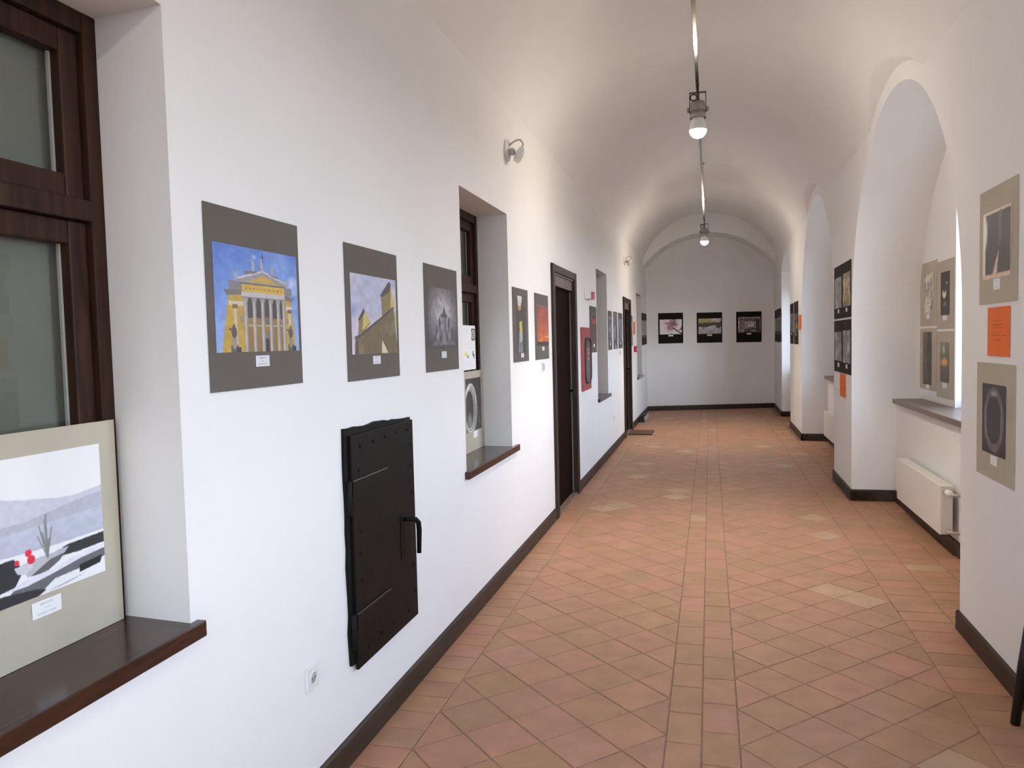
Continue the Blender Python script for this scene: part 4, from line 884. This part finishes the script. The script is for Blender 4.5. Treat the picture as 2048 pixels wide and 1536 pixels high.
def sheet(side, a0, a1, z0, z1, cv, gain, label, name, cat, group=None, xoff=0.0, bow=0.004):
    (px, py), rz = place(side, (a0 + a1) / 2); w = abs(a1 - a0)
    o = paint_mesh(name, w, z1 - z0, cv, gain, (-w / 2, 0), -0.002, M_PAPER, None, bow)
    o.location = (px + xoff, py, z0); o.rotation_euler = (0, 0, rz); tag(o, label, cat, group); return o
def notice():
    c = Canvas(44, 62, (232, 231, 234)); c.rect(0.66, 0.66, 0.94, 0.93, (34, 32, 32)); c.ell(0.80, 0.795, 0.10, 0.11, (236, 236, 238)); c.rect(0.765, 0.72, 0.83, 0.87, (70, 66, 66)); c.ell(0.80, 0.795, 0.045, 0.085, (48, 46, 46))
    c.text([(0.3, 0.9, 0.4, 0.015), (0.3, 0.84, 0.4, 0.015), (0.35, 0.56, 0.5, 0.015), (0.5, 0.5, 0.7, 0.012), (0.4, 0.15, 0.6, 0.012), (0.5, 0.1, 0.7, 0.012)], (170, 170, 176), 0.7)
    c.rect(0.72, 0.30, 0.80, 0.42, (70, 70, 74)); c.rect(0.80, 0.25, 0.88, 0.36, (110, 110, 114)); c.ell(0.22, 0.36, 0.08, 0.05, (206, 206, 80)); c.ell(0.36, 0.30, 0.05, 0.04, (120, 122, 124)); return c
n_ = sheet('L', 4.80, 5.085, WZ0 + 0.556, WZ0 + 0.855, notice(), 1.2, 'white paper notice with a black emblem taped in the second window', 'paper_notice', 'notice', None, -DEPW + 0.006)
def orange(rows=True):
    c = Canvas(40, 56, (238, 108, 48)); 
    c.text([(0.5, 0.72, 0.34, 0.016), (0.5, 0.64, 0.42, 0.04), (0.5, 0.575, 0.46, 0.016), (0.5, 0.48, 0.40, 0.014), (0.5, 0.425, 0.66, 0.016), (0.5, 0.33, 0.32, 0.03)], (120, 52, 28), 0.85, 9); return c
GO = 'orange printed sheets on the walls'
sheet('R', 4.10, 3.81, 1.482, 1.708, orange(), 1.2, 'orange sheet with printed lines between two beige photographs on the near pier', 'orange_sheet', 'paper', GO)
sheet('R', 8.61, 8.23, 0.96, 1.195, orange(), 1.2, 'orange sheet hanging directly under the four black-mounted photographs', 'orange_sheet', 'paper', GO)
sheet('R', 12.72, 12.33, 1.685, 1.915, orange(), 1.2, 'orange sheet on the edge of the third pier beside a night photograph', 'orange_sheet', 'paper', GO)
sheet('L', 14.14, 14.50, 1.69, 1.92, orange(), 1.2, 'orange sheet on the left wall past the second door', 'orange_sheet', 'paper', GO)

# ------------------------------------------------------------------ iron hatch
h = thing('iron_hatch', (XL, 2.965, 0.345), math.pi / 2, 'tall black iron hatch with strap hinges and a bent handle in the left wall', 'hatch')
W, H = 0.66, 0.945
b = MB(); n = 14                                          # frame plate with a ragged, overpainted outline
rg = random.Random(4)
top = [(-W / 2 + W * i / n, H - 0.0 - 0.02 * i / n + rg.uniform(-0.006, 0.006)) for i in range(n + 1)]; bot = [(-W / 2 + W * i / n, 0.015 - 0.02 * i / n + rg.uniform(-0.006, 0.006)) for i in range(n + 1)]
lf = [(-W / 2 - 0.004 + rg.uniform(-0.006, 0.006), 0.02 + (H - 0.04) * i / n) for i in range(1, n)]
out = bot + [(W / 2 - 0.02, 0.5)] + top[::-1] + lf[::-1]
k = len(out); b.add([(x, -0.012, z) for x, z in out] + [(x, 0.0, z) for x, z in out], [tuple(range(k))] + [(i, k + i, k + (i + 1) % k, (i + 1) % k) for i in range(k)]); b.build('frame_plate', M_IRON, h)
b = MB(); b.box((-W / 2 + 0.030, -0.024, -0.005), (W / 2, -0.011, H - 0.035), 0.003); leaf = b.build('door_leaf', M_IRON, h)
for z in (0.215, 0.735):
    s = MB(); s.box((-W / 2 + 0.03, -0.0275, z - 0.06), (0.02, -0.024, z), 0.001); so = s.build('hinge_strap', M_IRON, h)
    e_ = MB(); e_.box((-W / 2 + 0.03, -0.0295, z - 0.0015), (0.02, -0.027, z + 0.003)); e_.build('edge_highlight', M_IRON2, so)  # light caught on the strap's top edge, put in as a paler strip
    s = MB(); s.lathe([(0.011, -0.13), (0.013, -0.125), (0.013, 0.0), (0.008, 0.005)], 14, origin=(-W / 2 + 0.014, -0.016, z)); s.build('hinge_knuckle', M_IRON, h)
b = MB(); b.tube([(0.19, -0.018, 0.475), (0.19, -0.062, 0.478), (0.205, -0.075, 0.474), (0.225, -0.080, 0.455), (0.232, -0.080, 0.42), (0.228, -0.078, 0.315)], [0.010, 0.010, 0.011, 0.012, 0.012, 0.010], 12); b.build('handle', M_IRON, h)
b = MB(); b.box((0.15, -0.027, 0.30), (0.21, -0.024, 0.50), 0.001); b.build('handle_plate', M_IRON, h)
rv = MB(); rv.lathe([(0.008, 0.0), (0.007, -0.003), (0.003, -0.005)], 10, 'Y'); rme = rv.mesh('rivet'); rme.materials.append(M_IRON2 if False else M_IRON)
for x, z in [(-0.22, 0.86), (-0.1, 0.865), (0.02, 0.87), (0.14, 0.872), (0.26, 0.87), (0.295, 0.8), (0.295, 0.7), (0.295, 0.58), (0.295, 0.24), (0.295, 0.12), (0.22, 0.05), (-0.24, 0.77), (-0.24, 0.53), (-0.24, 0.44), (-0.24, 0.33), (-0.2, 0.05), (-0.08, 0.06), (-0.24, 0.16), (0.05, 0.055)]:
    o = bpy.data.objects.new('rivet', rme); COL.objects.link(o); o.parent = h; o.location = (x, -0.024, z)

# ------------------------------------------------------------------ wall fittings
def wall_empty(name, y, z, label, cat, group=None): return thing(name, (XL, y, z), math.pi / 2, label, cat, group)
def socket(y, z, label):
    t = wall_empty('wall_socket', y, z, label, 'socket', 'white wall sockets')
    b = MB(); b.box((-0.041, -0.010, -0.041), (0.041, -0.0005, 0.041), 0.003); b.build('cover_plate', M_WPLASTIC, t)
    b = MB(); b.tube([(0.021 * math.cos(a), -0.0105, 0.021 * math.sin(a)) for a in [2 * math.pi * k / 20 for k in range(20)]], 0.0025, 6, closed=True); b.build('rim', M_WPLASTIC, t)
    b = MB(); b.lathe([(0.0195, -0.0102), (0.0195, -0.0108)], 20, 'Y'); b.build('recess', M_GPLASTIC, t)
    for s in (-1, 1):
        b = MB(); b.lathe([(0.003, -0.0109), (0.003, -0.0114)], 8, 'Y', (s * 0.0095, 0, 0)); b.build('pin_hole', M_BLACK, t)
socket(2.345, 0.45, 'white socket low on the left wall beside the iron hatch')
socket(11.05, 0.47, 'white socket low on the left wall under the grey trio')
def switch(y, z, label):
    t = wall_empty('light_switch', y, z, label, 'switch', 'white light switches')
    b = MB(); b.box((-0.041, -0.009, -0.041), (0.041, -0.0005, 0.041), 0.004); b.build('cover_plate', M_WPLASTIC, t)
    b = MB(); b.box((-0.026, -0.014, -0.026), (0.026, -0.009, 0.026), 0.003); b.build('rocker', M_GPLASTIC, t)
switch(6.27, 1.39, 'white light switch under the fiery sky photograph')
switch(11.98, 1.395, 'white light switch under the photograph beside the second door')

def wall_lamp(y, z, label):
    t = wall_empty('wall_spotlight', y, z, label, 'lamp', 'white wall spotlights')
    b = MB(); b.lathe([(0.075, 0.0), (0.075, -0.010), (0.068, -0.016), (0.02, -0.020)], 28, 'Y'); b.build('base_plate', M_WPLASTIC, t)
    b = MB(); b.lathe([(0.022, -0.018), (0.026, -0.045), (0.016, -0.060)], 16, 'Y', (0, 0, -0.012)); b.build('stem', M_GPLASTIC, t)
    b = MB(); b.tube([(0.0, -0.012, 0.030), (0.02, -0.05, 0.062), (0.03, -0.075, 0.075), (0.036, -0.092, 0.074), (0.040, -0.108, 0.052), (0.038, -0.110, 0.036), (0.03, -0.100, 0.014)], 0.006, 8); b.build('bent_arm', M_GPLASTIC, t)
    b = MB(); b.lathe([(0.03, 0.0), (0.050, -0.008), (0.056, -0.030), (0.056, -0.042), (0.050, -0.046)], 26, 'Y'); hd = b.build('lamp_head', M_WPLASTIC, t); hd.location = (0.012, -0.062, -0.022); hd.rotation_euler = (math.radians(24), 0, math.radians(28))
    b = MB(); b.lathe([(0.047, -0.0455), (0.044, -0.049)], 24, 'Y'); b.build('lens', M_GPLASTIC, hd)
wall_lamp(5.24, 2.935, 'small white wall spotlight high on the wall above the second window')
wall_lamp(12.80, 2.90, 'small white wall spotlight high above the second door')

t = wall_empty('fire_alarm_sounder', 8.72, 2.10, 'white alarm box with a red lens mounted between the first door and a window', 'alarm')
b = MB(); b.box((-0.17, -0.055, -0.03), (-0.02, -0.0005, 0.085), 0.004); b.build('box', M_WPLASTIC, t)
b = MB(); b.box((0.02, -0.075, -0.03), (0.14, -0.0005, 0.055), 0.006); b.build('red_lens', M_PINK, t)
b = MB(); b.box((-0.02, -0.02, 0.0), (0.02, -0.0005, 0.03)); b.build('bracket', M_GPLASTIC, t)

t = wall_empty('hydrant_cabinet', 8.53, 1.045, 'flat red fire hydrant cabinet with a rounded grey pane, beside the first door', 'cabinet')
w, hh = 0.60, 0.70
b = MB(); b.box((-w / 2, -0.022, 0), (w / 2, -0.0005, hh), 0.003); body = b.build('door', M_RED, t)
def rrect(cx, cz, w_, h_, r, n=6):
    pts = []
    for (sx_, sz, a0) in ((1, 1, 0), (-1, 1, 90), (-1, -1, 180), (1, -1, 270)):
        for k in range(n + 1):
            a = math.radians(a0 + 90 * k / n); pts.append((cx + sx_ * (w_ / 2 - r) + r * math.cos(a), cz + sz * (h_ / 2 - r) + r * math.sin(a)))
    return pts
rr = rrect(0.06, 0.33, 0.42, 0.50, 0.11)
b = MB(); b.tube([(x, -0.024, z) for x, z in rr], 0.012, 8, closed=True); b.build('gasket', M_BLACK, t)
b = MB(); b.add([(x, -0.0245, z) for x, z in rr], [tuple(range(len(rr)))]); b.build('pane', M_GLASSG, t)
c = Canvas(20, 26, (150, 92, 90)); c.text([(0.5, 0.85, 0.7, 0.12), (0.5, 0.55, 0.5, 0.3), (0.5, 0.15, 0.6, 0.12)], (226, 190, 186), 0.9, 2)
paint_mesh('sticker', 0.20, 0.15, c, 0.9, (-0.04, 0.33), -0.0255, M_PAPER, t)
b = MB(); b.box((-0.135, -0.0295, 0.46), (-0.03, -0.025, 0.56), 0.002); b.build('lock_plate', M_BLACK, t)

t = wall_empty('fire_call_point', 14.3, 1.42, 'small red fire alarm call point under the left orange sheet', 'alarm')
b = MB(); b.box((-0.10, -0.055, -0.055), (0.10, -0.0005, 0.055), 0.006); b.build('housing', M_REDBOX, t)
b = MB(); b.box((-0.05, -0.058, -0.03), (0.05, -0.055, 0.02)); b.build('push_plate', M_WPLASTIC, t)

# ------------------------------------------------------------------ radiators
def radiator(nk, label):
    c = (nk[0] + nk[1]) / 2; y0, y1 = c - 0.20, min(c + 1.10, nk[1] - 0.35)
    t = thing('radiator', (1.625, (y0 + y1) / 2, 0.15), 0, label, 'radiator', 'white panel radiators under the niche windows')
    L = y1 - y0; hh = 0.355
    b = MB(); b.box((-0.045, -L / 2, 0), (-0.037, L / 2, hh - 0.012), 0.003); b.build('front_panel', M_RAD, t)
    b = MB(); b.box((0.030, -L / 2, 0), (0.038, L / 2, hh - 0.012), 0.003); b.build('rear_panel', M_RAD, t)
    for s in (-1, 1):
        b = MB(); b.box((-0.040, s * L / 2 - 0.004, 0.004), (0.034, s * L / 2 + 0.004, hh - 0.006), 0.002); b.build('side_cover', M_RAD, t)
    b = MB(); b.box((-0.047, -L / 2 - 0.004, hh - 0.012), (0.040, L / 2 + 0.004, hh - 0.002), 0.003); g = b.build('top_cover', M_RAD, t)
    for k in range(int(L / 0.05)):
        s = MB(); yy = -L / 2 + 0.03 + k * 0.05; s.box((-0.030, yy, hh - 0.002), (0.024, yy + 0.03, hh + 0.0015)); s.build('grille_slot', M_RAD, g)
    b = MB(); b.lathe([(0.020, -0.10), (0.024, -0.09), (0.024, -0.02), (0.016, -0.005)], 16, 'Y', (-0.005, -L / 2 - 0.012, hh - 0.045)); b.build('thermostat_valve', M_WPLASTIC, t)
    b = MB(); b.tube([(0.0, -L / 2 - 0.10, hh - 0.045), (0.0, -L / 2 - 0.125, hh - 0.045), (0.03, -L / 2 - 0.13, hh - 0.045), (0.074, -L / 2 - 0.13, hh - 0.045)], 0.011, 8); b.tube([(0.0, -L / 2, 0.03), (0.0, -L / 2 - 0.06, 0.03), (0.03, -L / 2 - 0.07, 0.03), (0.074, -L / 2 - 0.07, 0.03)], 0.011, 8); b.build('pipe', M_GPLASTIC, t)
    for yy in (-L / 3, L / 3):
        b = MB(); b.box((0.038, yy - 0.015, 0.05), (0.0745, yy + 0.015, hh - 0.06)); b.build('wall_bracket', M_RAD, t)
for nk, lb in zip(NICHES[1:], ['white panel radiator in the niche nearest the viewpoint', 'white panel radiator under the sill with the four taupe photographs', 'white panel radiator in the middle niche behind the second pier', 'white panel radiator in the low-arched niche near the end wall']): radiator(nk, lb)

# ------------------------------------------------------------------ things on the floor
t = thing('door_mat', (-1.155, 13.16, 0), 0, 'flat brown door mat lying before the second door', 'mat')
b = MB(); b.box((-0.185, -0.30, 0.0), (0.195, 0.30, 0.016), 0.004); b.build('pile', M_MAT, t)
b = MB()
for lo, hi in (((-0.190, -0.305, 0), (0.200, -0.296, 0.012)), ((-0.190, 0.296, 0), (0.200, 0.305, 0.012)), ((-0.190, -0.296, 0), (-0.181, 0.296, 0.012)), ((0.191, -0.296, 0), (0.200, 0.296, 0.012))): b.box(lo, hi)
b.build('edging', M_BLACK, t)
t = thing('door_stop', (-1.285, 14.90, 0), 0, 'black wedge block on the floor against the left skirting', 'doorstop')
b = MB(); b.add([(-0.055, -0.05, 0), (0.05, -0.05, 0), (0.05, 0.06, 0), (-0.055, 0.06, 0), (-0.05, -0.045, 0.095), (0.035, -0.045, 0.105), (0.035, 0.05, 0.105), (-0.05, 0.05, 0.095)], [(0, 3, 2, 1), (4, 5, 6, 7), (0, 1, 5, 4), (1, 2, 6, 5), (2, 3, 7, 6), (3, 0, 4, 7)]); b.build('wedge', M_BLACK, t)
b = MB(); b.lathe([(0.02, 0.10), (0.02, 0.115), (0.012, 0.12)], 12, origin=(-0.01, 0, 0)); b.build('stud', M_BLACK, t)
t = thing('wooden_plank', (-1.285, 15.48, 0), 0, 'pale narrow plank on the floor behind the black wedge block', 'plank')
b = MB(); b.box((-0.05, -0.50, 0), (0.045, 0.50, 0.06), 0.004); b.build('board', M_PALE, t)
b = MB(); b.box((-0.03, -0.1, 0.06), (0.02, 0.30, 0.085), 0.003); b.build('dark_strip', M_BLACK, t)

t = thing('stool', (1.395, 3.235, 0), 0, 'black stool at the right edge of the picture beside the nearest pier', 'stool')
b = MB(); b.box((-0.185, -0.185, 0.452), (0.185, 0.185, 0.492), 0.018); b.build('seat', M_BLACKP, t)
for sx_ in (-1, 1):
    for sy in (-1, 1):
        l = MB(); l.tube([(sx_ * 0.208, sy * 0.205, 0.0), (sx_ * 0.190, sy * 0.190, 0.25), (sx_ * 0.172, sy * 0.172, 0.46)], [0.0185, 0.0175, 0.015], 12); l.build('leg', M_BLACKP, t)
for s in (-1, 1):
    l = MB(); l.box((-0.19, s * 0.188 - 0.008, 0.20), (0.19, s * 0.188 + 0.008, 0.225)); l.build('stretcher', M_BLACKP, t)
    l = MB(); l.box((s * 0.188 - 0.008, -0.18, 0.26), (s * 0.188 + 0.008, 0.18, 0.285)); l.build('stretcher', M_BLACKP, t)
